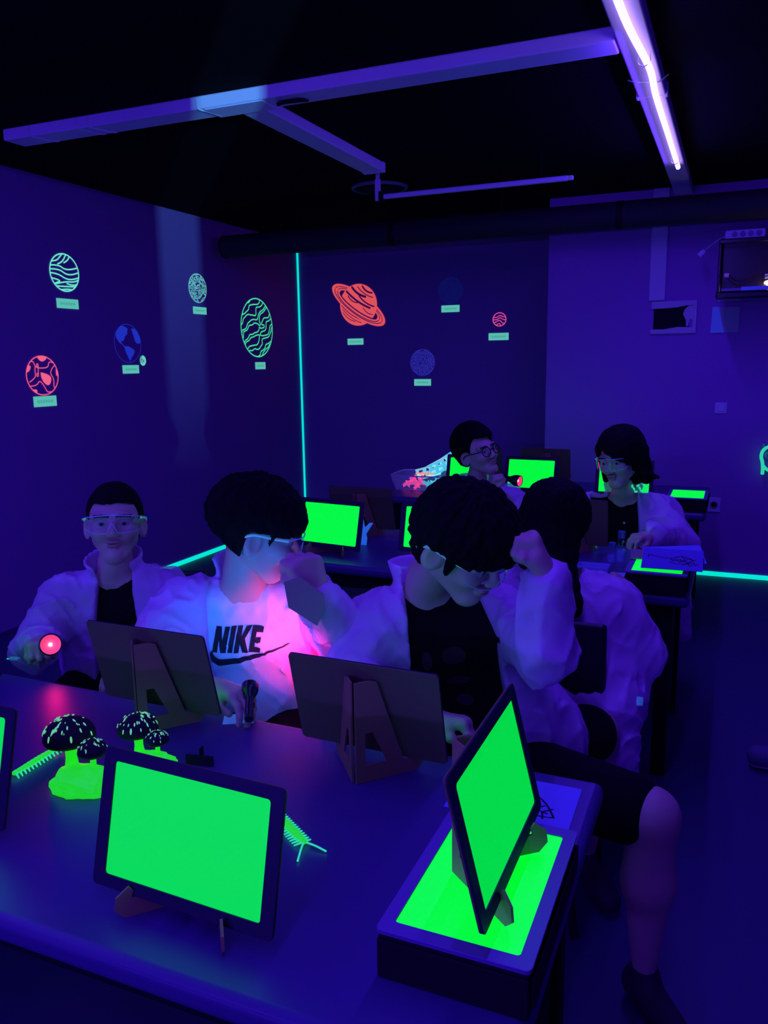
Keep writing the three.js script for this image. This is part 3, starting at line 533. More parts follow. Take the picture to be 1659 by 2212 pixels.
// ---------------------------------------------------------------- plastic tub of cut-outs on the farthest table
{
  const t = thing('plastic_tub', 'clear plastic tub full of glowing cut-outs at the end of the farthest table', 'tub', [-1.80, T + 0.0005, -4.83], 0.06);
  const wall = (w0, w1, h, n) => { const g = new THREE.BufferGeometry(), b = [[-w0, -0.12], [w0, -0.12], [w0, 0.12], [-w0, 0.12]], tp = [[-w1, -0.145], [w1, -0.145], [w1, 0.145], [-w1, 0.145]]; return [b, tp, h]; };
  const [b, tp, h] = wall(0.145, 0.175, 0.095);
  for (let k = 0; k < 4; k++) { const q = (k + 1) % 4, g = new THREE.BufferGeometry(); g.setAttribute('position', new THREE.Float32BufferAttribute([b[k][0], 0.001, b[k][1], b[q][0], 0.001, b[q][1], tp[q][0], h, tp[q][1], tp[k][0], h, tp[k][1]], 3)); g.setIndex([0, 1, 2, 0, 2, 3]); g.computeVertexNormals(); part('side', g, M(0.75, 0.8, 1, { roughness: 0.15, transparent: true, opacity: 0.28, side: THREE.DoubleSide }), t); }
  part('bottom', box(-0.145, 0.145, 0, 0.002, -0.12, 0.12), M(0.5, 0.5, 0.9, { roughness: 0.2, transparent: true, opacity: 0.5 }), t);
  part('rim', tube(tp.map(q => V(q[0], h, q[1])).flatMap((v, i, A) => [v.clone().lerp(A[(i + 3) % 4], 0.06), v.clone().lerp(A[(i + 1) % 4], 0.06)]), 0.004, 64, 6, true), M(0.6, 0.65, 0.95, { roughness: 0.3 }), t);
  const pinkM = M(0.9, 0.3, 0.5, { e: [0.75, 0.06, 0.2] }), peachM = M(0.9, 0.6, 0.4, { e: [0.7, 0.3, 0.16] }), cyanM = M(0.4, 0.8, 0.85, { e: [0.06, 0.5, 0.48] }), paleM = M(0.5, 0.8, 0.7, { e: [0.18, 0.5, 0.42] });
  const bone = () => poly([[-0.06, 0], [-0.05, 0.02], [-0.03, 0.012], [-0.02, 0.03], [-0.008, 0.014], [0.012, 0.014], [0.02, 0.034], [0.03, 0.014], [0.055, 0.024], [0.06, 0.008], [0.03, 0], [0.02, -0.02], [0.008, -0.002], [-0.015, -0.002], [-0.024, -0.02], [-0.034, -0.002]], 0.003);
  const put = (name, label, geo, m, x, y, z, rx, ry, rz) => { const o = single(name, geo, m, label, 'cut-out', [x, y, z], 'cut-outs in the plastic tub'); o.rotation.set(rx, ry, rz); };
  [[-1.845, 0.735, -4.745, 0.2, 0.1, 0.15], [-1.815, 0.747, -4.755, 0.3, -0.1, -0.4], [-1.865, 0.745, -4.77, 0.1, 0.2, 0.6], [-1.8, 0.74, -4.765, 0.2, 0.1, 0.9]].forEach((a, i) => put('glowing_pink_cutout', ['pink cut-out flat at the front of the plastic tub', 'pink cut-out leaning in the front of the plastic tub', 'pink cut-out slanting at the left of the plastic tub', 'pink cut-out standing steeply in the plastic tub'][i], bone(), pinkM, ...a));
  put('glowing_peach_cutout', 'peach cut-out on top of the pink ones in the plastic tub', bone(), peachM, -1.79, 0.79, -4.82, -1.2, 0.1, 0.1);
  [[-1.72, 0.735, -4.745, 0.1, 0, -0.2], [-1.70, 0.75, -4.77, 0.3, 0, 0.5]].forEach((a, i) => put('glowing_cyan_cutout', ['cyan cut-out low at the right of the plastic tub', 'cyan cut-out leaning at the right of the plastic tub'][i], bone(), cyanM, ...a));
  [[-1.78, 0.8, -4.86, -0.9, 0.1, 0.5], [-1.74, 0.82, -4.885, -0.85, 0, 0.6], [-1.715, 0.84, -4.91, -0.8, 0, 0.7], [-1.69, 0.855, -4.935, -0.75, 0, 0.8]].forEach((a, i) => {
    const s = rrect(0.15, 0.1, 0.004); for (const [x, y] of [[-0.045, 0.02], [0.0, 0.022], [0.042, 0.018], [-0.02, -0.022], [0.03, -0.022]]) { const hq = new THREE.Path(); hq.moveTo(x - 0.014, y - 0.012); hq.lineTo(x + 0.012, y - 0.014); hq.lineTo(x + 0.016, y + 0.012); hq.lineTo(x - 0.008, y + 0.014); s.holes.push(hq); }
    put('glowing_stencil_sheet', ['pale stencil sheet at the front of the fan in the plastic tub', 'second stencil sheet of the fan in the plastic tub', 'third stencil sheet of the fan in the plastic tub', 'rearmost stencil sheet sticking out of the plastic tub'][i], new THREE.ExtrudeGeometry(s, { depth: 0.001, bevelEnabled: false }), i % 2 ? cyanM : paleM, ...a);
  });
}
// ---------------------------------------------------------------- vials and small clear things on the middle table
function vial(label, x, z, h) {
  const t = thing('glass_vial', label, 'vial', [x, T + 0.0005, z], 0, 'clear vials on the middle table');
  const p = [[0.001, 0.001], [0.015, 0.001], [0.016, 0.004], [0.016, h * 0.75], [0.012, h * 0.8], [0.012, h * 0.86]].map(q => new THREE.Vector2(...q));
  part('bottle', new THREE.LatheGeometry(p, 20), mat.glass, t); part('cap', rod(V(0, h * 0.83, 0), V(0, h, 0), 0.0145, 0.0145, 16), M(0.1, 0.12, 0.3, { roughness: 0.3 }), t);
  part('label_band', new THREE.CylinderGeometry(0.0163, 0.0163, h * 0.3, 20, 1, true).translate(0, h * 0.4, 0), M(0.4, 0.6, 0.9, { transparent: true, opacity: 0.5, side: THREE.DoubleSide }), t);
}
vial('shorter clear vial standing left of the taller one on the middle table', -0.400, -3.16, 0.10);
vial('taller dark-capped vial on the middle table beside the light box', -0.362, -3.12, 0.155);
single('clear_card', sheet(0.09, 0.06, 0.002), M(0.5, 0.6, 0.95, { roughness: 0.1 }), 'glossy pale card lying by the vials', 'card', [-0.345, T + 0.0005, -3.06]).rotation.y = 0.2;
single('clear_tray', [rbox(-0.06, 0.06, 0, 0.003, -0.04, 0.04, 0.001, 1), rbox(-0.06, -0.057, 0.0, 0.02, -0.04, 0.04, 0.001, 1), rbox(0.057, 0.06, 0, 0.02, -0.04, 0.04, 0.001, 1), rbox(-0.06, 0.06, 0, 0.02, 0.037, 0.04, 0.001, 1), rbox(-0.06, 0.06, 0, 0.02, -0.04, -0.037, 0.001, 1)], M(0.5, 0.6, 0.95, { roughness: 0.1, transparent: true, opacity: 0.7 }), 'small clear tray left of the vials on the middle table', 'tray', [-0.46, T + 0.0005, -3.1]);
// ---------------------------------------------------------------- torches
const torchBlack = M(0.012, 0.012, 0.014, { roughness: 0.35, clearcoat: 0.3 });
function torch(label, at, dir, s, power, glow = 1, tint = [1, 0.005, 0.14], spread = 1.1) {           // at: centre of the lens, dir: where it points
  const t = thing('torch_light', label, 'torch', at.toArray(), 0, tint[0] > 0.5 ? 'red-lens torches' : 'torch with added blue light');
  t.quaternion.setFromUnitVectors(V(0, 0, 1), dir.clone().normalize());
  const pr = [[0.001, -0.15], [0.0135, -0.15], [0.0155, -0.146], [0.0155, -0.12], [0.0145, -0.118], [0.0145, -0.06], [0.017, -0.055], [0.0275, -0.03], [0.0295, -0.02], [0.0295, 0.0], [0.0265, 0.003], [0.0255, 0.0]].map(q => new THREE.Vector2(q[0] * s, q[1] * s));
  part('torch_body', new THREE.LatheGeometry(pr, 32).rotateX(PI / 2), torchBlack, t);
  const reflector = [[0.004, -0.016], [0.014, -0.013], [0.022, -0.006], [0.0262, 0.0]].map(q => new THREE.Vector2(q[0] * s, q[1] * s));
  part('glowing_reflector', new THREE.LatheGeometry(reflector, 32).rotateX(PI / 2), M(glow < 0.1 ? 0.02 : 0.8, 0.02 + 0.18 * (glow > 0.1), glow < 0.1 ? 0.02 : 0.3, { side: THREE.DoubleSide, e: (tint[0] > 0.5 ? [0.85, 0.025, 0.1] : [0.02, 0.15, 0.9]).map(q => q * glow) }), t, tint[0] > 0.5 ? 'red reflector' : 'reflector with added blue glow');
  part('led_glow', rbox(-0.0045 * s, 0.0045 * s, -0.0045 * s, 0.0045 * s, -0.014 * s, -0.009 * s, 0.0012 * s), M(1, 0.7, 0.7, { e: [5 * glow, 2.2 * glow, 2.2 * glow] }), t, 'small lamp chip');
  part('switch_button', rbox(-0.004 * s, 0.004 * s, 0.0145 * s, 0.018 * s, -0.1 * s, -0.08 * s, 0.0015 * s), mat.blackSoft, t);
  if (power) { const l = new THREE.SpotLight(new THREE.Color().setRGB(...tint), power, 0, spread, 1); l.position.copy(at).addScaledVector(dir.clone().normalize(), 0.006); l.target.position.copy(at).addScaledVector(dir.clone().normalize(), 1); l.castShadow = true; scene.add(l, l.target); }
  return t;
}
// ---------------------------------------------------------------- signed-distance bodies
function surfaceNets(f, lo, hi, h, colorFn) {
  const nx = Math.ceil((hi[0] - lo[0]) / h) + 1, ny = Math.ceil((hi[1] - lo[1]) / h) + 1, nz = Math.ceil((hi[2] - lo[2]) / h) + 1, B = 6;
  const F = new Float32Array(nx * ny * nz), at = (i, j, k) => i + nx * (j + ny * k), R = B * h * 0.87 * 1.25 + 0.012;
  for (let bk = 0; bk < nz; bk += B) for (let bj = 0; bj < ny; bj += B) for (let bi = 0; bi < nx; bi += B) {
    const d = f(lo[0] + (bi + B / 2) * h, lo[1] + (bj + B / 2) * h, lo[2] + (bk + B / 2) * h), far = Math.abs(d) > R;
    for (let k = bk; k < Math.min(bk + B, nz); k++) for (let j = bj; j < Math.min(bj + B, ny); j++) for (let i = bi; i < Math.min(bi + B, nx); i++)
      F[at(i, j, k)] = far ? d : f(lo[0] + i * h, lo[1] + j * h, lo[2] + k * h);
  }
  const id = new Int32Array(nx * ny * nz).fill(-1), pos = [], idx = [];
  const E = [[0, 1], [2, 3], [4, 5], [6, 7], [0, 2], [1, 3], [4, 6], [5, 7], [0, 4], [1, 5], [2, 6], [3, 7]], g = new Float32Array(8);
  for (let k = 0; k < nz - 1; k++) for (let j = 0; j < ny - 1; j++) for (let i = 0; i < nx - 1; i++) {
    let m = 0; for (let q = 0; q < 8; q++) { g[q] = F[at(i + (q & 1), j + ((q >> 1) & 1), k + (q >> 2))]; if (g[q] < 0) m |= 1 << q; }
    if (m === 0 || m === 255) continue;
    let x = 0, y = 0, z = 0, n = 0;
    for (const [a, b] of E) if ((g[a] < 0) !== (g[b] < 0)) { const t = g[a] / (g[a] - g[b]); x += (a & 1) + t * ((b & 1) - (a & 1)); y += ((a >> 1) & 1) + t * (((b >> 1) & 1) - ((a >> 1) & 1)); z += (a >> 2) + t * ((b >> 2) - (a >> 2)); n++; }
    id[at(i, j, k)] = pos.length / 3; pos.push(lo[0] + (i + x / n) * h, lo[1] + (j + y / n) * h, lo[2] + (k + z / n) * h);
  }
  const quad = (a, b, c, d, flip) => { if (a < 0 || b < 0 || c < 0 || d < 0) return; if (flip) idx.push(a, c, b, a, d, c); else idx.push(a, b, c, a, c, d); };
  for (let k = 1; k < nz - 1; k++) for (let j = 1; j < ny - 1; j++) for (let i = 1; i < nx - 1; i++) {
    const s = F[at(i, j, k)] < 0;
    if (s !== F[at(i + 1, j, k)] < 0) quad(id[at(i, j - 1, k - 1)], id[at(i, j, k - 1)], id[at(i, j, k)], id[at(i, j - 1, k)], !s);
    if (s !== F[at(i, j + 1, k)] < 0) quad(id[at(i - 1, j, k - 1)], id[at(i - 1, j, k)], id[at(i, j, k)], id[at(i, j, k - 1)], !s);
    if (s !== F[at(i, j, k + 1)] < 0) quad(id[at(i - 1, j - 1, k)], id[at(i, j - 1, k)], id[at(i, j, k)], id[at(i - 1, j, k)], !s);
  }
  const geo = new THREE.BufferGeometry(); geo.setAttribute('position', new THREE.Float32BufferAttribute(pos, 3)); geo.setIndex(idx); geo.computeVertexNormals();
  if (colorFn) { const c = new Float32Array(pos.length); for (let i = 0; i < pos.length; i += 3) c.set(colorFn(pos[i], pos[i + 1], pos[i + 2]), i); geo.setAttribute('color', new THREE.BufferAttribute(c, 3)); }
  return geo;
}
const smin = (a, b, k) => { const h = Math.max(k - Math.abs(a - b), 0) / k; return Math.min(a, b) - h * h * k * 0.25; };
const smax = (a, b, k) => -smin(-a, -b, k);
const clamp = (x, a, b) => x < a ? a : x > b ? b : x;
const sstep = (a, b, x) => { const t = clamp((x - a) / (b - a), 0, 1); return t * t * (3 - 2 * t); };
// a bone: [ax,ay,az, bx,by,bz, ra, rb, k]
const bone = (a, b, ra, rb = ra, k = 0.03) => [a.x, a.y, a.z, b.x, b.y, b.z, ra, rb, k];
function boneD(q, x, y, z) {
  const ux = q[3] - q[0], uy = q[4] - q[1], uz = q[5] - q[2], px = x - q[0], py = y - q[1], pz = z - q[2];
  const t = clamp((px * ux + py * uy + pz * uz) / (ux * ux + uy * uy + uz * uz + 1e-9), 0, 1);
  return Math.hypot(px - t * ux, py - t * uy, pz - t * uz) - (q[6] + (q[7] - q[6]) * t);
}
const bones = L => (x, y, z) => { let d = 1e3; for (const q of L) d = smin(d, boneD(q, x, y, z), q[8]); return d; };
function bounds(L, pad) { const lo = [1e3, 1e3, 1e3], hi = [-1e3, -1e3, -1e3]; for (const q of L) for (let e = 0; e < 2; e++) for (let c = 0; c < 3; c++) { lo[c] = Math.min(lo[c], q[e * 3 + c] - q[6 + e] - pad); hi[c] = Math.max(hi[c], q[e * 3 + c] + q[6 + e] + pad); } return [lo, hi]; }
const ell = (x, y, z, cx, cy, cz, rx, ry, rz) => { const a = (x - cx) / rx, b = (y - cy) / ry, c = (z - cz) / rz, k = Math.hypot(a, b, c), l = Math.hypot(a / rx, b / ry, c / rz); return l < 1e-6 ? -Math.min(rx, ry, rz) : k * (k - 1) / l; };

// ---------------------------------------------------------------- head (origin between the eyes' height and the ears, face to +z)
const P = (x, y, z) => V(x, y, z);
const HB = {
  jaw: [bone(P(0, -0.03, 0.02), P(0, -0.08, 0.056), 0.052, 0.023), bone(P(-0.036, -0.042, 0.0), P(-0.01, -0.086, 0.056), 0.024, 0.018), bone(P(0.036, -0.042, 0), P(0.01, -0.086, 0.056), 0.024, 0.018)],
  nose: [bone(P(0, 0.012, 0.086), P(0, -0.02, 0.104), 0.008, 0.0105, 0.012), bone(P(-0.01, -0.027, 0.095), P(0.01, -0.027, 0.095), 0.0075, 0.0075, 0.01)],
};
function headSdf(x, y, z) {
  const ax = Math.abs(x);
  let d = ell(x, y, z, 0, 0.03, -0.012, 0.076, 0.08, 0.096);
  for (const q of HB.jaw) d = smin(d, boneD(q, x, y, z), 0.03);
  d = smin(d, ell(ax, y, z, 0.033, -0.018, 0.056, 0.031, 0.028, 0.03), 0.025);              // cheeks
  d = smin(d, ell(ax, y, z, 0.03, 0.026, 0.076, 0.03, 0.011, 0.016), 0.02);                 // brow
  d = smax(d, -ell(ax, y, z, 0.032, 0.006, 0.102, 0.019, 0.012, 0.02), 0.014);              // sockets
  d = smin(d, Math.hypot(ax - 0.031, y - 0.005, z - 0.0735) - 0.0125, 0.003);              // eyeballs
  for (const q of HB.nose) d = smin(d, boneD(q, x, y, z), 0.012);
  d = smin(d, ell(x, y, z, 0, -0.0475, 0.09, 0.022, 0.006, 0.011), 0.006);                  // lips
  d = smin(d, ell(x, y, z, 0, -0.0575, 0.088, 0.019, 0.0065, 0.0115), 0.006);
  d = smax(d, -ell(x, y, z, 0, -0.0522, 0.1, 0.021, 0.0013, 0.01), 0.003);
  d = smin(d, Math.hypot(x, y + 0.082, z - 0.066) - 0.017, 0.02);                            // chin
  const ex = ax - 0.079, e = smax(ell(ex + (z + 0.012) * 0.45, y, z, 0, -0.004, -0.012, 0.0085, 0.033, 0.021), -ell(ex + (z + 0.012) * 0.45, y, z, 0.009, 0.0, -0.008, 0.008, 0.021, 0.012), 0.004);
  return smin(d, e, 0.006);
}
const SKIN = [0.62, 0.40, 0.30], LIP = [0.5, 0.24, 0.2], DARK = [0.012, 0.01, 0.01], EYE = [0.34, 0.34, 0.36];
function headColor(x, y, z) {
  const ax = Math.abs(x);
  if (z > 0.07) {
    const dx = ax - 0.031, dy = y - 0.005;
    if (Math.hypot(dx * 0.55, dy * 1.5) < 0.0082 && z > 0.072) { return Math.hypot(dx, dy) < 0.0062 ? DARK : EYE; }
    if (Math.abs(y - 0.0285 + (ax - 0.03) ** 2 * 7) < 0.0042 && ax > 0.01 && ax < 0.05) return DARK;
    if (Math.hypot(x / 0.022, (y + 0.0525) / 0.012) < 1 && z > 0.085) return LIP;
  }
  if (z > 0.055 && Math.abs(y - 0.0285) < 0.004 && ax > 0.045 && ax < 0.054) return DARK;
  return SKIN;
}
let HEAD = null;
const headGeo = () => HEAD ??= surfaceNets(headSdf, [-0.1, -0.125, -0.12], [0.1, 0.125, 0.125], 0.0026, headColor);
// hair: a shell round the skull, cut free of the face
const strands = (x, y, z, f, a) => { const az = Math.atan2(x, z), el = Math.atan2(y, Math.hypot(x, z)); return a * (N3(az * f, el * 2.2, 1.7) + 0.6 * N3(az * f * 2.3, el * 4, 8.1) + 0.5 * N3(x * 70, y * 70, z * 70)); };
function hairSdf(o) {
  return (x, y, z) => {
    const ax = Math.abs(x);
    let d = ell(x, y, z, 0, 0.03 + o.lift, -0.014 + o.push, 0.076 + o.side, 0.082 + o.top, 0.098 + o.back);
    if (o.nape) d = smin(d, ell(x, y, z, 0, -0.045, -0.06, 0.062 + o.side * 0.5, 0.05, 0.045 + o.back * 0.6), 0.03);
    if (o.extra) d = o.extra(d, x, y, z);
    d += strands(x, y - 0.03, z + 0.01, o.freq ?? 9, o.rough ?? 0.004);
    // face opening: below the fringe line and in front of the ears
    const fringe = o.fringe + (o.slant ?? 0) * x + 0.006 * N3(x * 60, 3, z * 10), zf = o.ear ?? 0.02;
    let cut = Math.max(y - fringe, -(z - zf - clamp((y - 0.03) * 0.3, -0.02, 0.02)));
    if (!o.extra) cut = Math.min(cut, Math.max(Math.max(y - 0.03, Math.abs(z + 0.004) - 0.027), -(ax - 0.05)));        // ears
    cut = Math.min(cut, Math.max(y + (o.low ?? 0.05) + (z + 0.06) * 0.5, o.extra ? 1 : -1));                   // lower edge at the nape
    return smax(d, -cut, 0.006);
  };
}
const HAIR = {
  short: { lift: 0.006, push: -0.002, side: 0.006, top: 0.016, back: 0.008, fringe: 0.064, ear: 0.03, nape: true, low: 0.035, rough: 0.002, freq: 14 },
  mop: { lift: 0.014, push: 0.002, side: 0.026, top: 0.022, back: 0.024, fringe: 0.03, slant: 0, ear: 0.035, nape: true, low: 0.03, rough: 0.0075, freq: 7 },
  heavy: { lift: 0.014, push: 0.014, side: 0.03, top: 0.024, back: 0.02, fringe: 0.026, ear: 0.045, nape: true, low: 0.03, rough: 0.0075, freq: 7 },
  neat: { lift: 0.026, push: -0.008, side: 0.02, top: 0.034, back: 0.026, fringe: 0.074, slant: -0.15, ear: 0.03, nape: true, low: 0.03, rough: 0.0035 },
  bob: { lift: 0.012, push: 0.0, side: 0.022, top: 0.026, back: 0.026, fringe: 0.05, slant: -0.75, ear: 0.045, rough: 0.004, low: 0.5,
    extra: (d, x, y, z) => { const ax = Math.abs(x); d = smin(d, boneD([0.09, 0.03, -0.02, 0.1, -0.09, -0.01, 0.03, 0.02, 0], x, y, z), 0.03); d = smin(d, boneD([0.1, -0.07, -0.01, 0.145, -0.085, -0.03, 0.022, 0.006, 0], x, y, z), 0.02); d = smin(d, boneD([-0.085, 0.03, -0.02, -0.085, -0.085, -0.0, 0.026, 0.014, 0], x, y, z), 0.03); d = smin(d, boneD([0.05, 0.05, 0.06, 0.085, -0.04, 0.055, 0.026, 0.012, 0], x, y, z), 0.02); d = smin(d, boneD([-0.06, 0.05, 0.05, -0.08, -0.03, 0.045, 0.022, 0.01, 0], x, y, z), 0.02); return smin(d, ell(x, y, z, 0, -0.05, -0.06, 0.1, 0.075, 0.06), 0.04); } },
  long: { lift: 0.014, push: 0, side: 0.024, top: 0.024, back: 0.03, fringe: 0.05, ear: 0.05, rough: 0.0045, low: 0.5,
    extra: (d, x, y, z) => { d = smin(d, ell(x, y, z, 0, -0.05, -0.06, 0.092, 0.095, 0.065), 0.05); d = smin(d, boneD([-0.015, -0.07, -0.08, -0.12, -0.21, -0.135, 0.075, 0.035, 0], x, y, z), 0.04); return d - 0.004 * Math.abs(Math.sin(y * 75 + x * 20)) * (y < -0.06 ? 1 : 0); } },
};
function hairGeo(kind) { const o = HAIR[kind], l = o.extra ? -0.29 : -0.11; return surfaceNets(hairSdf(o), [-0.18, l, -0.19], [0.19, 0.2, 0.17], 0.0036); }

// ---------------------------------------------------------------- hand (wrist at the origin, fingers to +y, palm to +z, thumb at side * +x)
const handCache = {};
function handGeo(curl, side, thumb = 0.5) {
  const key = [curl, side, thumb].join(); if (handCache[key]) return handCache[key].clone();
  const L = [], K = 0.008, len = [0.034, 0.039, 0.036, 0.029], bx = [0.027, 0.009, -0.009, -0.026], by = [0.077, 0.081, 0.077, 0.069], palm = [];
  palm.push(bone(P(0, -0.02, 0), P(0, 0.012, 0), 0.0235, 0.022, 0.015));
  for (let i = 0; i < 4; i++) palm.push(bone(P(side * bx[i] * 0.6, 0.008, 0), P(side * bx[i], by[i], 0), 0.0155, 0.0125, 0.012));
  palm.push(bone(P(side * 0.016, 0.012, 0.008), P(side * 0.03, 0.045, 0.012), 0.0165, 0.0145, 0.014));
  if (!Array.isArray(curl) && curl > 1) palm.push(bone(P(-0.022 * side, 0.07, 0.022), P(0.02 * side, 0.074, 0.022), 0.016, 0.017, 0.012));
  const fingers = [];
  for (let i = 0; i < 4; i++) {
    let p = P(side * bx[i], by[i] - 0.004, 0), a = 0; const f = [], c = Array.isArray(curl) ? curl[i] : curl;
    for (let s = 0; s < 3; s++) { a += c * [0.85, 1.05, 0.7][s] + 0.06; const l = len[i] * [1, 0.68, 0.52][s], q = p.clone().add(P(side * bx[i] * 0.06, Math.cos(a) * l, Math.sin(a) * l)); f.push(bone(p, q, 0.0092 - s * 0.0008, 0.0086 - s * 0.0008, 0.004)); p = q; }
    fingers.push(f);
  }
  const th = [P(side * 0.026, 0.03, 0.012), P(side * (0.048 - 0.012 * thumb), 0.055, 0.02 + 0.012 * thumb), P(side * (0.05 - 0.03 * thumb), 0.085 - 0.012 * thumb, 0.026 + 0.02 * thumb)];
  fingers.push([bone(th[0], th[1], 0.0125, 0.0105, 0.005), bone(th[1], th[2], 0.0105, 0.0085, 0.005)]);
  const pf = bones(palm), ff = fingers.map(bones);
  const f = (x, y, z) => { let d = pf(x, y, z), m = 1; for (const g of ff) m = Math.min(m, g(x, y, z)); return smin(d, m, K); };
  const [lo, hi] = bounds([...palm, ...fingers.flat()], 0.012);
  return (handCache[key] = surfaceNets(f, lo, hi, 0.0028, (x, y, z) => SKIN)).clone();
}
function placeHand(wr, dir, palmN, side, curl, thumb, s = 0.95) {
  const y = dir.clone().normalize(), z = palmN.clone().addScaledVector(y, -palmN.dot(y)).normalize(), x = y.clone().cross(z);
  return handGeo(curl, side, thumb).applyMatrix4(new THREE.Matrix4().makeBasis(x, y, z).scale(V(s, s, s)).setPosition(wr));
}
// ---------------------------------------------------------------- people
// creased cloth: sharp ridges of warped noise, long and slanting, with finer ones between
const ridge = n => { const a = 1 - Math.abs(n) * 2.2; return a > 0 ? a * a * a : 0; };
const fold = (p, A, f) => { const w = N3(p[0] * 4, p[1] * 4, p[2] * 4) * 1.2, q = N3(p[0] * 3 + 4, p[1] * 2.5, p[2] * 3) * 1.1; return -A * (0.9 * ridge(N3(p[0] * f + w, p[1] * f * 0.22 + q, p[2] * f + w)) + 0.6 * ridge(N3((p[0] + p[1] * 0.6) * f * 1.15 + 9 - w, p[1] * f * 0.2, (p[2] - p[1] * 0.5) * f * 1.15 + q)) + 0.3 * ridge(N3((p[0] - p[1] * 0.8) * f * 1.5 + w, p[1] * f * 0.25 + 3, (p[2] + p[1] * 0.6) * f * 1.5)) - 0.3); };
function person(o) {
  const J = {}; for (const k in o.J) J[k] = V(...o.J[k]);
  const hd = o.head, HM = new THREE.Matrix4().makeRotationFromEuler(new THREE.Euler(hd.pitch, hd.yaw, hd.roll ?? 0, 'YXZ')).scale(V(hd.s, hd.s, hd.s)).setPosition(...hd.pos);
  const hp = (x, y, z) => V(x, y, z).applyMatrix4(HM);
  const root = thing('person', o.label, 'person', [J.hip.x, 0, J.hip.z]);
  const off = new THREE.Matrix4().makeTranslation(-J.hip.x, 0, -J.hip.z);
  const add = (name, g, m, label) => part(name, g.applyMatrix4(off), m, root, label);
  const lg = o.leg ?? 1;
  // torso frame
  const X = J.shL.clone().sub(J.shR).normalize(), U = J.neck.clone().sub(J.hip).normalize(), Z = X.clone().cross(U).normalize(), Y = Z.clone().cross(X);
  const mid = (a, b, t) => a.clone().lerp(b, t), off3 = (p, x, y, z) => p.clone().addScaledVector(X, x).addScaledVector(Y, y).addScaledVector(Z, z);
  const chest = mid(J.neck, J.hip, 0.38), waist = mid(J.neck, J.hip, 0.72);
  const torso = (e, flare = 0) => [
    bone(off3(J.hip, -0.07, 0.02, 0), off3(J.hip, 0.07, 0.02, 0), 0.105 + e + flare, 0.105 + e + flare, 0.06),
    bone(off3(waist, -0.05, 0, 0.005), off3(waist, 0.05, 0, 0.005), 0.1 + e + flare * 0.6, 0.1 + e + flare * 0.6, 0.06),
    bone(off3(chest, -0.075, 0, 0.005), off3(chest, 0.075, 0, 0.005), 0.098 + e, 0.098 + e, 0.06),
    bone(off3(J.shR, 0.015, -0.012, 0), off3(mid(J.shR, J.neck, 0.72), 0, -0.03, 0), 0.044 + e * 0.7, 0.046 + e * 0.7, 0.05), bone(off3(J.shL, -0.015, -0.012, 0), off3(mid(J.shL, J.neck, 0.72), 0, -0.03, 0), 0.044 + e * 0.7, 0.046 + e * 0.7, 0.05),
  ];
  const arms = (e, to = 1) => ['L', 'R'].flatMap(s => { const w = mid(J['el' + s], J['wr' + s], to); return [bone(J['sh' + s], J['el' + s], 0.046 + e, 0.038 + e, 0.05), bone(J['el' + s], w, 0.037 + e, (0.037 + (0.025 - 0.037) * to) + e, 0.03)]; });
  const legs = (e, kneeTo = 1, shinTo = 1) => ['L', 'R'].flatMap(s => { const k = J['kn' + s], h = J['hp' + s] ?? off3(J.hip, s === 'L' ? 0.08 : -0.08, 0, 0); const q = [bone(h, mid(h, k, kneeTo), 0.078 + e, 0.078 + (0.052 * lg - 0.078) * kneeTo + e, 0.04)]; if (shinTo > 0) q.push(bone(k, mid(k, J['an' + s], 0.4 * Math.min(1, shinTo / 0.4)), 0.05 * lg + e, 0.05 * lg + e, 0.03)); if (shinTo > 0.4) q.push(bone(mid(k, J['an' + s], 0.4), J['an' + s], 0.05 * lg + e, 0.034 + e, 0.03)); return q; });
  const feet = e => ['L', 'R'].flatMap(s => { const a = J['an' + s], d = V(o.toe[0], 0, o.toe[1]); return [bone(a.clone().add(V(0, -0.035, 0)).addScaledVector(d, -0.02), a.clone().add(V(0, -0.045, 0)).addScaledVector(d, 0.14), 0.036 + e, 0.03 + e, 0.03)]; });
  // skin
  const skinB = [bone(hp(0, -0.045, -0.022), mid(hp(0, -0.06, -0.03), J.neck, 0.75), 0.045, 0.045, 0.02), bone(mid(hp(0, -0.06, -0.03), J.neck, 0.7), off3(J.neck, 0, -0.04, -0.012), 0.045, 0.046, 0.04), ...torso(-0.012), ...arms(-0.004), ...legs(-0.008)];
  { const [lo, hi] = bounds(skinB, 0.03), g = surfaceNets(bones(skinB), lo, hi, 0.011, () => SKIN);
    const list = [g, headGeo().clone().applyMatrix4(HM)]; for (const h of o.hands ?? []) { const s = h.s; list.push(placeHand(J['wr' + s], V(...h.dir), V(...h.palm), s === 'L' ? (h.flip ?? 1) : -(h.flip ?? 1), h.curl, h.thumb ?? 0.5, h.size ?? 1)); }
    add('body', merge(list), mat.skin); }
  // hair
  add('hair', hairGeo(o.hair).applyMatrix4(HM), mat.hair);
  // shirt
  const shirtB = [...torso(0.002), ...arms(0.004, 0).filter((q, i) => i % 2 === 0).map(q => { const r = q.slice(); for (let c = 0; c < 3; c++) r[3 + c] = q[c] + (q[3 + c] - q[c]) * 0.6; r[6] += 0.012; r[7] += 0.016; return r; })];
  const collarN = mid(J.neck, hp(0, -0.06, -0.03), 0.2), shirtF0 = bones(shirtB);
  const neckAxis = hp(0, -0.06, -0.03).sub(J.neck).normalize();
  const shirtF = (x, y, z) => { let d = shirtF0(x, y, z); if (d < 0.05) d += fold([x, y, z], o.shirtFold ?? 0.004, 11); const v = V(x, y, z).sub(J.neck), t = v.dot(neckAxis), r = Math.sqrt(Math.max(0, v.lengthSq() - t * t)); return smax(d, -Math.max(r - (o.neckHole ?? 0.06), -(t - (o.collar ?? 0.0))), 0.006); };
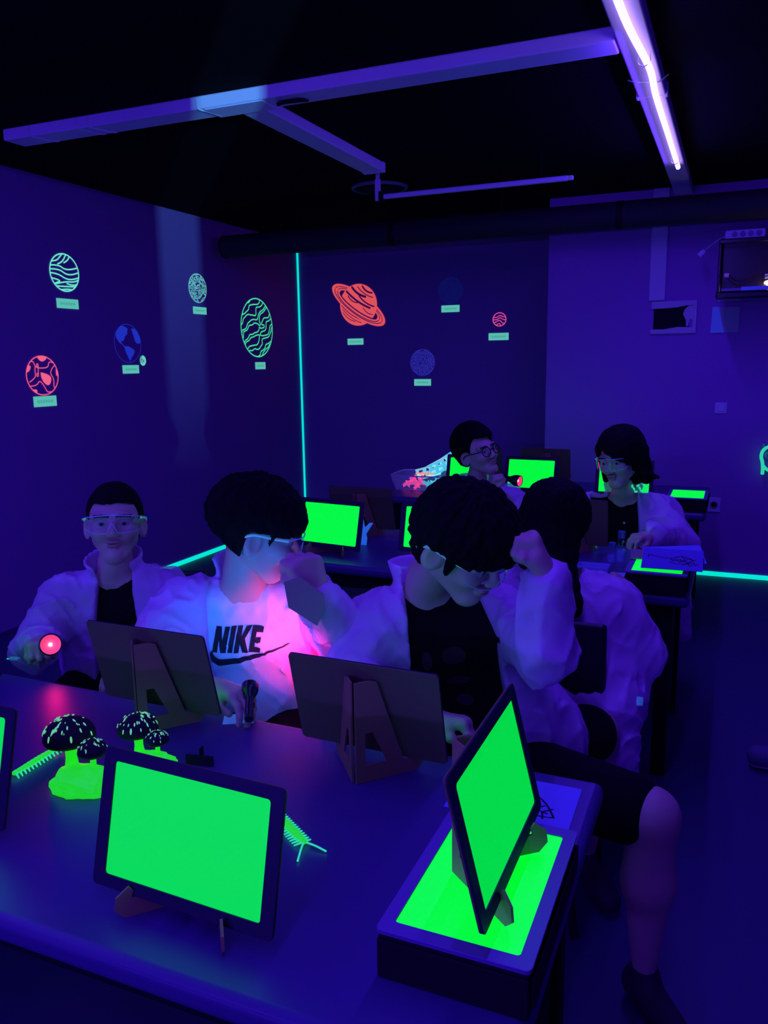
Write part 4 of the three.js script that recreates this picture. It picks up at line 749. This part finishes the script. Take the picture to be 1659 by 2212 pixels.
  { const [lo, hi] = bounds(shirtB, 0.03); add('shirt', surfaceNets(shirtF, lo, hi, 0.0085), o.shirt ?? mat.blackCloth); }
  // trousers
  const trB = [bone(off3(J.hip, -0.07, 0.0, 0), off3(J.hip, 0.07, 0.0, 0), 0.112, 0.112, 0.05), ...legs(0.012, o.shorts ? 0.86 : 1, o.shorts ? 0 : 0.98)];
  { const [lo, hi] = bounds(trB, 0.03), tf = bones(trB); add(o.shorts ? 'shorts' : 'trousers', surfaceNets((x, y, z) => { const d = tf(x, y, z); return d < 0.04 ? d + fold([x, y, z], 0.003, 9) : d; }, lo, hi, 0.011), mat.blackCloth); }
  for (const [i, s] of ['L', 'R'].entries()) { const fb = feet(0.004).slice(i, i + 1); fb.push(bone(J['an' + s], J['an' + s].clone().add(V(0, -0.03, 0)), 0.036, 0.036, 0.02)); const [lo, hi] = bounds(fb, 0.02), ff = bones(fb); add('shoe', surfaceNets((x, y, z) => smax(ff(x, y, z), 0.004 - y, 0.006), lo, hi, 0.008), o.shoe ?? mat.blackSoft); }
  // lab coat
  if (o.coat) {
    const c = o.coat, cb = [...torso(0.026, 0.02), ...arms(0.016, 0.9).map((q, i) => { const r = q.slice(); r[6] += c.puff ?? 0.008; r[7] += (c.puff ?? 0.008) + (i % 2 ? 0.0 : 0.006); return r; }), ...(c.extra ?? []).map(q => bone(V(...q[0]), V(...q[1]), q[2], q[3], 0.05))];
    const cf0 = bones(cb), open = c.open ?? 0.06, skew = c.skew ?? 0;
    const cf = (x, y, z) => {
      let d = cf0(x, y, z);
      if (d < 0.06) d += fold([x, y, z], c.fold ?? 0.0105, c.freq ?? 9);
      const v = V(x, y, z).sub(J.neck), lx = v.dot(X), ly = v.dot(Y), lz = v.dot(Z);
      // stand-up collar round the neck, then the front opening
      const cy = ly - 0.02, ring = Math.max(Math.abs(Math.hypot(lx, lz + 0.012) - 0.076 - cy * 0.3) - 0.0055, Math.abs(cy) - 0.036);
      if (!c.noCollar) d = smin(d, ring, 0.02);
      const hole = Math.max(Math.hypot(lx, lz + 0.008) - 0.065 - Math.max(0, cy) * 0.3, -(ly + 0.05)); d = smax(d, -hole, 0.01);
      if (open > 0) { const w = open + clamp(-ly, 0, 0.5) * (c.spread ?? 0.12); d = smax(d, -Math.max(Math.abs(lx - skew - ly * (c.lean ?? 0)) - w, -(lz + 0.01)), 0.01); }
      return d;
    };
    const [lo, hi] = bounds(cb, 0.05); hi[1] += 0.05; add('lab_coat', surfaceNets(cf, lo, hi, 0.006), c.mat ?? mat.coat);
  }
  return { root, J, hp, HM, X, Y, Z, off3, shirtF, add, chest };
}
// clear safety goggles: a wrapped lens, rim and two arms, worn on the head
function goggles(p, dark) {
  const g = new THREE.Group(); g.name = 'safety_goggles'; p.root.add(g);
  const inv = new THREE.Matrix4().makeTranslation(-p.J.hip.x, 0, -p.J.hip.z).multiply(p.HM);
  const R = 0.092, cz = 0.02, pos = [], idx = [], n = 40, top = [], bot = [];
  for (let i = 0; i <= n; i++) { const a = (i / n - 0.5) * 2.05, x = Math.sin(a) * R * 0.95, z = cz + Math.cos(a) * R, nb = Math.max(0, 1 - Math.abs(x) / 0.016), t = 0.03 - Math.abs(a) * 0.004, b = -0.022 + nb * 0.03 + Math.abs(a) ** 3 * 0.012; pos.push(x, t, z, x, b, z + 0.002); top.push(V(x, t, z)); bot.push(V(x, b, z + 0.002)); if (i < n) idx.push(2 * i, 2 * i + 1, 2 * i + 2, 2 * i + 1, 2 * i + 3, 2 * i + 2); }
  const L = new THREE.BufferGeometry(); L.setAttribute('position', new THREE.Float32BufferAttribute(pos, 3)); L.setIndex(idx); L.computeVertexNormals();
  part('lens', L.applyMatrix4(inv), mat.plastic, g, 'clear wrapped lens');
  part('rim', tube(top, 0.0018, 60, 6).applyMatrix4(inv), mat.gogglesRim, g);
  part('rim', tube(bot, 0.0012, 80, 6).applyMatrix4(inv), mat.gogglesRim, g);
  for (const s of [-1, 1]) part('temple_arm', tube([V(s * 0.0775, 0.022, 0.066), V(s * 0.086, 0.022, 0.03), V(s * 0.088, 0.02, -0.02), V(s * 0.084, 0.0, -0.05)], 0.0034, 20, 8).applyMatrix4(inv), M(0.5, 0.75, 0.7, { roughness: 0.2, e: [0.01, 0.09, 0.07] }), g);
}
function roundGlasses(p) {
  const g = new THREE.Group(); g.name = 'eyeglasses'; p.root.add(g);
  const inv = new THREE.Matrix4().makeTranslation(-p.J.hip.x, 0, -p.J.hip.z).multiply(p.HM), fr = mat.black;
  for (const s of [-1, 1]) {
    part('rim', new THREE.TorusGeometry(0.0235, 0.0022, 8, 32).rotateY(s * 0.16).translate(s * 0.0325, 0.003, 0.099).applyMatrix4(inv), fr, g);
    part('lens', new THREE.CircleGeometry(0.0232, 28).rotateY(s * 0.16).translate(s * 0.0325, 0.003, 0.099).applyMatrix4(inv), mat.plastic, g);
    part('temple_arm', tube([V(s * 0.056, 0.01, 0.095), V(s * 0.08, 0.012, 0.06), V(s * 0.087, 0.012, 0.0), V(s * 0.084, -0.01, -0.03)], 0.0022, 20, 6).applyMatrix4(inv), fr, g);
  }
  part('bridge', tube([V(-0.0105, 0.006, 0.1), V(0, 0.01, 0.104), V(0.0105, 0.006, 0.1)], 0.002, 10, 6).applyMatrix4(inv), fr, g);
}
const addv = (a, x, y, z) => [a[0] + x, a[1] + y, a[2] + z];
// ---------------------------------------------------------------- the six pupils
const kneeFoot = (x, z, s, dx, dz) => ({ ['kn' + s]: [x, 0.47, z], ['an' + s]: [x + dx, 0.085, z + dz] });
const boy1 = person({
  label: 'boy facing the camera at far left in goggles, pointing a red torch',
  head: { pos: [-1.733, 1.014, -1.925], yaw: 0.66, pitch: -0.2, roll: -0.03, s: 1.04 }, hair: 'short', toe: [0.3, 0.95],
  J: { neck: [-1.767, 0.856, -1.95], hip: [-1.80, 0.50, -2.03], shR: [-1.925, 0.780, -1.882], shL: [-1.635, 0.800, -2.016], elR: [-1.885, 0.668, -1.71], wrR: [-1.765, 0.735, -1.625], elL: [-1.542, 0.63, -1.946], wrL: [-1.507, 0.665, -1.73], ...kneeFoot(-1.82, -1.66, 'R', 0, 0.03), ...kneeFoot(-1.62, -1.70, 'L', 0, 0.03) },
  hands: [{ s: 'R', dir: [0.75, 0.2, 0.6], palm: [0.3, -0.9, 0.3], curl: 1.25, thumb: 1 }, { s: 'L', dir: [-0.2, 0.1, 0.9], palm: [0, -1, 0.2], curl: 0.5 }],
  coat: { open: 0.05, spread: 0.14, skew: 0.01, puff: 0.004 },
});
goggles(boy1);
const boy2 = person({
  label: 'boy in profile with white printed shirt lit blue and pink, fist raised to his face',
  head: { pos: [-1.128, 1.062, -1.775], yaw: 2.2, pitch: 0.3, roll: 0.1, s: 1.09 }, hair: 'mop', toe: [0.2, 0.98], neckHole: 0.068, collar: -0.006, shirtFold: 0.009,
  J: { neck: [-1.185, 0.93, -1.80], hip: [-1.17, 0.50, -1.90], shR: [-1.345, 0.858, -1.735], shL: [-1.025, 0.858, -1.87], elR: [-1.345, 0.745, -1.56], wrR: [-1.07, 0.755, -1.49], elL: [-0.87, 0.815, -1.76], wrL: [-0.862, 0.965, -1.605], ...kneeFoot(-1.24, -1.6, 'R', 0, 0.02), ...kneeFoot(-1.0, -1.62, 'L', 0, 0.02) },
  hands: [{ s: 'R', dir: [0.9, 0.05, 0.25], palm: [0.15, -1, 0.2], curl: [0.55, 0.6, 0.65, 0.7], thumb: 0.6 }, { s: 'L', dir: [-0.25, 0.85, 0.1], palm: [-0.9, -0.1, -0.5], curl: 1.3, thumb: 0.9, size: 1.15 }],
  shirt: mat.whiteCotton, coat: { open: 0.12, spread: 0.06, skew: 0.02, lean: -0.1, puff: 0.012 },
});
goggles(boy2);
const boy3 = person({
  label: 'boy with thick black hair looking down, fist against his temple, black shirt',
  head: { pos: [-0.55, 1.09, -1.70], yaw: 1.4, pitch: 0.5, roll: 0.18, s: 1.09 }, hair: 'heavy', toe: [0.6, 0.8], shorts: true, leg: 1.28,
  J: { neck: [-0.685, 0.955, -1.845], hip: [-0.50, 0.50, -1.93], shR: [-0.79, 0.863, -1.775], shL: [-0.52, 0.863, -1.945], elL: [-0.36, 0.86, -1.72], wrL: [-0.35, 1.04, -1.70], elR: [-0.80, 0.755, -1.62], wrR: [-0.56, 0.745, -1.535], hpR: [-0.45, 0.5, -1.84], knR: [-0.115, 0.50, -1.745], anR: [-0.115, 0.085, -1.765], knL: [-0.30, 0.48, -2.16], anL: [-0.32, 0.085, -2.18] },
  hands: [{ s: 'L', dir: [-0.35, 0.92, 0.05], palm: [-0.8, -0.35, 0.3], curl: 1.3, thumb: 1, size: 1.15 }, { s: 'R', dir: [0.9, 0.0, -0.1], palm: [0.1, -0.9, 0.3], curl: 1.0, thumb: 0.8 }],
  coat: { open: 0.09, spread: 0.1, skew: 0.03, lean: -0.1, puff: 0.01 },
});
goggles(boy3);
const girl = person({
  label: 'person seen from behind with long black hair, seated on the black chair',
  head: { pos: [-0.485, 0.985, -2.47], yaw: 2.95, pitch: 0.25, roll: 0.0, s: 1.04 }, hair: 'long', toe: [0, -1],
  J: { neck: [-0.455, 0.862, -2.42], hip: [-0.40, 0.50, -2.36], shR: [-0.30, 0.768, -2.44], shL: [-0.60, 0.763, -2.42], elR: [-0.225, 0.63, -2.43], wrR: [-0.315, 0.74, -2.70], elL: [-0.66, 0.62, -2.5], wrL: [-0.62, 0.74, -2.78], knR: [-0.32, 0.48, -2.72], anR: [-0.32, 0.085, -2.74], knL: [-0.50, 0.48, -2.74], anL: [-0.50, 0.085, -2.76] },
  hands: [{ s: 'R', dir: [-0.1, 0.25, -0.9], palm: [-0.6, -0.6, -0.3], curl: 0.9, thumb: 0.6 }, { s: 'L', dir: [0.1, 0, -0.95], palm: [0, -1, 0], curl: 0.5 }],
  coat: { open: 0, noCollar: true, puff: 0.016,  extra: [[[-0.26, 0.5, -2.26], [-0.25, 0.2, -2.24], 0.07, 0.055], [[-0.52, 0.55, -2.27], [-0.47, 0.36, -2.22], 0.06, 0.04]] },
});
const boy5 = person({
  label: 'boy in round dark glasses at the far table, looking up with torch',
  head: { pos: [-1.225, 1.013, -4.115], yaw: 1.0, pitch: -0.26, roll: 0.2, s: 1.08 }, hair: 'neat', toe: [0.6, -0.8],
  J: { neck: [-1.245, 0.845, -4.15], hip: [-1.22, 0.50, -4.16], shR: [-1.325, 0.758, -4.03], shL: [-1.085, 0.758, -4.26], elR: [-1.25, 0.62, -3.93], wrR: [-1.128, 0.842, -3.985], elL: [-0.97, 0.69, -4.20], wrL: [-1.03, 0.75, -4.08], knR: [-1.12, 0.48, -4.46], anR: [-1.12, 0.085, -4.5], knL: [-0.98, 0.48, -4.42], anL: [-0.97, 0.085, -4.46] },
  hands: [{ s: 'R', dir: [0.35, 0.93, 0.1], palm: [0.75, -0.3, -0.5], curl: 1.1, thumb: 0.8 }, { s: 'L', dir: [-0.5, 0.7, 0.3], palm: [-0.5, -0.2, 0.6], curl: 0.9 }],
  coat: { open: 0.04, spread: 0.1 },
});
roundGlasses(boy5);
const pupil6 = person({
  label: 'person with chin-length black hair and goggles seated behind the middle table at right',
  head: { pos: [-0.462, 1.042, -3.83], yaw: -0.4, pitch: 0.16, roll: 0.1, s: 1.08 }, hair: 'bob', toe: [0, 1],
  J: { neck: [-0.455, 0.862, -3.91], hip: [-0.45, 0.50, -3.96], shR: [-0.625, 0.788, -3.88], shL: [-0.285, 0.788, -3.96], elL: [-0.185, 0.66, -3.84], wrL: [-0.30, 0.745, -3.60], elR: [-0.65, 0.64, -3.72], wrR: [-0.56, 0.745, -3.52], ...kneeFoot(-0.54, -3.63, 'R', 0, 0.02), ...kneeFoot(-0.34, -3.66, 'L', 0, 0.02) },
  hands: [{ s: 'L', dir: [-0.6, 0, 0.7], palm: [0, -1, 0], curl: 0.6 }, { s: 'R', dir: [0.3, 0, 0.9], palm: [0, -1, 0], curl: 0.6 }],
  coat: { open: 0.105, spread: 0.03, skew: -0.045, puff: 0.018, extra: [[[-0.20, 0.5, -3.93], [-0.165, 0.24, -3.88], 0.06, 0.05]] },
});
goggles(pupil6);
// speckled neck ribbon, buttons and name tag of the long-haired person
{
  const sp = []; for (let k = 0; k < 9; k++) { const g = new THREE.SphereGeometry(0.007, 8, 6); g.scale(1.2, 0.7, 0.5); g.rotateZ(rnd() * 3); const q = pupil6.off3(pupil6.J.neck, 0.03 + k * 0.009, 0.07 - (k % 3) * 0.014, 0.075 - k * 0.004); sp.push(tr(g, q.x - pupil6.root.position.x, q.y, q.z - pupil6.root.position.z)); }
  part('speckled_neon_ribbon', merge(sp), mat.neonMint, pupil6.root, 'yellow-green speckled ribbon by the neck');
  const surf = (p, lx, ly, off) => { let t = 0.4, q; for (let i = 0; i < 60; i++) { q = p.off3(p.J.neck, lx, ly, t); const d = p.shirtF(q.x, q.y, q.z); if (d < 0.001) break; t -= d * 0.8; } return p.off3(p.J.neck, lx, ly, t + off); };
  for (const ly of [-0.1, -0.19]) { const q = surf(pupil6, 0.0, ly, 0.003); part('button', new THREE.SphereGeometry(0.006, 10, 8).scale(1, 1, 0.5).translate(q.x - pupil6.root.position.x, q.y, q.z - pupil6.root.position.z), mat.white, pupil6.root, 'pale shirt button'); }
  const nt = pupil6.off3(pupil6.J.neck, 0.105, -0.115, 0.145); const tg = part('coat_tag', rbox(-0.01, 0.01, -0.014, 0.014, -0.003, 0.003, 0.002), M(0.4, 0.7, 0.95, { e: [0.0, 0.16, 0.5] }), pupil6.root, 'small bright blue tag on the coat'); tg.position.set(nt.x - pupil6.root.position.x, nt.y, nt.z - pupil6.root.position.z);
  const gt = part('coat_tag', rbox(-0.009, 0.009, -0.013, 0.013, -0.003, 0.003, 0.002), M(0.4, 0.7, 0.95, { e: [0.0, 0.16, 0.5] }), girl.root, 'small bright blue tag hanging at the coat hem'); gt.position.set(-0.201 - girl.root.position.x, 0.518, -2.329 - girl.root.position.z);
  // lettering on the white shirt: letters laid on the cloth
  const ink = M(0.012, 0.012, 0.02, { roughness: 0.8 });
  const lay = (name, shapes, parent) => {
    let g = new THREE.ShapeGeometry(shapes, 10); g = new TessellateModifier(0.007, 7).modify(g.index ? g.toNonIndexed() : g);
    const p = g.attributes.position; for (let i = 0; i < p.count; i++) { const q = surf(boy2, p.getX(i), p.getY(i), 0.0022); p.setXYZ(i, q.x - boy2.root.position.x, q.y, q.z - boy2.root.position.z); }
    g.computeVertexNormals(); const m = ink.clone(); m.side = THREE.DoubleSide; return part(name, g, m, boy2.root);
  };
  const H = 0.066, sl = 0.2, cx0 = -0.085, cy0 = -0.165, glyph = pts => new THREE.Shape(pts.map(([x, y]) => new THREE.Vector2(x, y)));
  const put = (pts, x0, rise) => glyph(pts.map(([x, y]) => [cx0 + (x0 + x) * 0.8 + y * H * sl, cy0 + rise + y * H]));
  const s = 0.0165;
  lay('printed_letter_N', [put([[0, 0], [s, 0], [s, 0.52], [0.028, 0], [0.046, 0], [0.046, 1], [0.0295, 1], [0.0295, 0.48], [0.018, 1], [0, 1]], 0, 0)], boy2);
  lay('printed_letter_I', [put([[0, 0], [s, 0], [s, 1], [0, 1]], 0.051, 0.0)], boy2);
  lay('printed_letter_K', [put([[0, 0], [s, 0], [s, 0.38], [0.029, 0], [0.048, 0], [0.03, 0.55], [0.047, 1], [0.029, 1], [s, 0.62], [s, 1], [0, 1]], 0.072, 0)], boy2);
  lay('printed_letter_E', [put([[0, 0], [0.038, 0], [0.038, 0.22], [s, 0.22], [s, 0.4], [0.034, 0.4], [0.034, 0.6], [s, 0.6], [s, 0.78], [0.038, 0.78], [0.038, 1], [0, 1]], 0.121, 0)], boy2);
  const sw = new THREE.Shape(); sw.moveTo(cx0 + 0.2, cy0 + 0.022); sw.bezierCurveTo(cx0 + 0.14, cy0 - 0.002, cx0 + 0.07, cy0 - 0.018, cx0 + 0.03, cy0 - 0.02); sw.bezierCurveTo(cx0 - 0.005, cy0 - 0.021, cx0 - 0.005, cy0 + 0.002, cx0 + 0.012, cy0 + 0.014); sw.bezierCurveTo(cx0 - 0.02, cy0 - 0.006, cx0 - 0.022, cy0 - 0.04, cx0 + 0.02, cy0 - 0.043); sw.bezierCurveTo(cx0 + 0.06, cy0 - 0.042, cx0 + 0.13, cy0 - 0.012, cx0 + 0.21, cy0 + 0.022);
  lay('printed_swoosh', [sw], boy2);
  // faint dark red print on the black shirt of the boy looking down
  const red = M(0.05, 0.006, 0.02, { roughness: 0.9, side: THREE.DoubleSide });
  for (const [x, y, a, b] of [[-0.02, -0.17, 0.012, 0.024], [0.045, -0.16, 0.03, 0.022], [0.06, -0.225, 0.03, 0.012], [0.075, -0.275, 0.02, 0.014]]) {
    const e = new THREE.Shape(); e.absellipse(x, y, a, b, 0, PI * 2); let g = new THREE.ShapeGeometry(e, 14); g = new TessellateModifier(0.01, 5).modify(g.toNonIndexed());
    const p = g.attributes.position; for (let i = 0; i < p.count; i++) { const q = surf(boy3, p.getX(i), p.getY(i), 0.002); p.setXYZ(i, q.x - boy3.root.position.x, q.y, q.z - boy3.root.position.z); } g.computeVertexNormals(); part('shirt_print', g, red, boy3.root, 'dull red print blotch');
  }
}
// torches held or lying
torch('torch with glowing red lens held towards the camera by the leftmost boy', V(-1.63, 0.775, -1.535), V(0.72, 0.32, 0.62), 1.0, 0.05);
torch('torch pointing right in the hand of the boy with dark glasses', V(-0.975, 0.895, -4.01), V(0.94, -0.1, 0.3), 1.0, 0.05);
torch('red torch hidden behind the panel, shining on the printed white shirt', V(-0.925, 0.749, -1.648), V(-0.42, 0.16, -0.75), 0.6, 0.55, 1, [1, 0.005, 0.14], 0.85);
torch('dark torch under the resting hand of the printed-shirt boy, with an added blue light on his chest', V(-0.982, 0.775, -1.49), V(-0.42, 0.42, -0.75), 0.66, 0.42, 1, [0.0, 0.14, 1.0], 1.25);  // blue beam added to give the white shirt its blue glow
{ // brown card held by the raised fist
  const g = poly([[-0.035, 0.05], [0.0, 0.06], [0.05, 0.015], [0.05, -0.02], [0.03, -0.06], [-0.03, -0.01]], 0.003, 0.0006);
  const o = single('wooden_tag', g, plain(0.4, 0.22, 0.25), 'brown wooden tag dangling from the raised fist in front of the profile boy', 'tag', [-0.868, 0.972, -1.54]); o.rotation.set(0.1, 0.5, 0);
}
// ---------------------------------------------------------------- chairs
chair('black chair of the leftmost boy, behind the nearest table', -1.80, -2.05, 0.3);
chair('black chair of the printed-shirt boy', -1.17, -1.93, 0.1);
chair('black chair of the boy looking down', -0.57, -1.89, 0.9);
chair('black chair with its back to the camera, in the right of the front row', -0.475, -2.415, PI);
chair('black chair of the boy with dark glasses at the far table', -1.22, -4.16, 2.5);
chair('black chair of the long-haired person behind the middle table', -0.45, -4.0, 0);
// ---------------------------------------------------------------- at the right edge
{
  const g = thing('glowing_glove', 'neon green glove hanging at the right edge of the picture', 'glove', [0.215, 0.72, ZR + 0.05]);
  part('glowing_cuff', tube([V(0.03, 0.2, 0), V(0.0, 0.19, 0.005), V(-0.022, 0.165, 0.01), V(-0.028, 0.13, 0.01), V(-0.018, 0.09, 0.01), V(-0.014, 0.05, 0.005), V(-0.014, 0.012, 0)], 0.011, 40, 10), mat.neonMint, g);
  part('glowing_finger', tube([V(-0.012, 0.07, 0.006), V(0.012, 0.045, 0.006), V(0.04, 0.035, 0)], 0.01, 20, 10), mat.neonMint, g);
  part('palm', new THREE.SphereGeometry(0.03, 16, 12).scale(1, 0.8, 0.5).translate(0.022, 0.14, 0), plain(0.3, 0.4, 0.4), g);
  part('hook', [rod(V(0.0, 0.2, -0.049), V(0.0, 0.2, 0.01), 0.004), rbox(-0.028, -0.008, 0.19, 0.215, -0.049, -0.03, 0.003)], plain(0.4, 0.3, 0.6), g);
  const s = thing('shoe', 'tip of a dark shoe on the floor at the right edge', 'shoe', [0.26, 0, -3.1], -PI / 2);
  const sb = [bone(P(0, 0.045, 0.1), P(0, 0.05, -0.06), 0.04, 0.045, 0.03), bone(P(0, 0.05, -0.06), P(0, 0.08, -0.12), 0.042, 0.045, 0.03)], [lo, hi] = bounds(sb, 0.02), f = bones(sb);
  part('upper', surfaceNets((x, y, z) => smax(f(x, y, z), 0.02 - y, 0.004), lo, hi, 0.006), plain(0.12, 0.1, 0.2), s);
  part('sole', surfaceNets((x, y, z) => smax(smax(f(x, y, z) - 0.004, y - 0.019, 0.003), 0.002 - y, 0.003), lo, hi, 0.005), plain(0.4, 0.3, 0.5), s);
}
renderer.render(scene, camera);
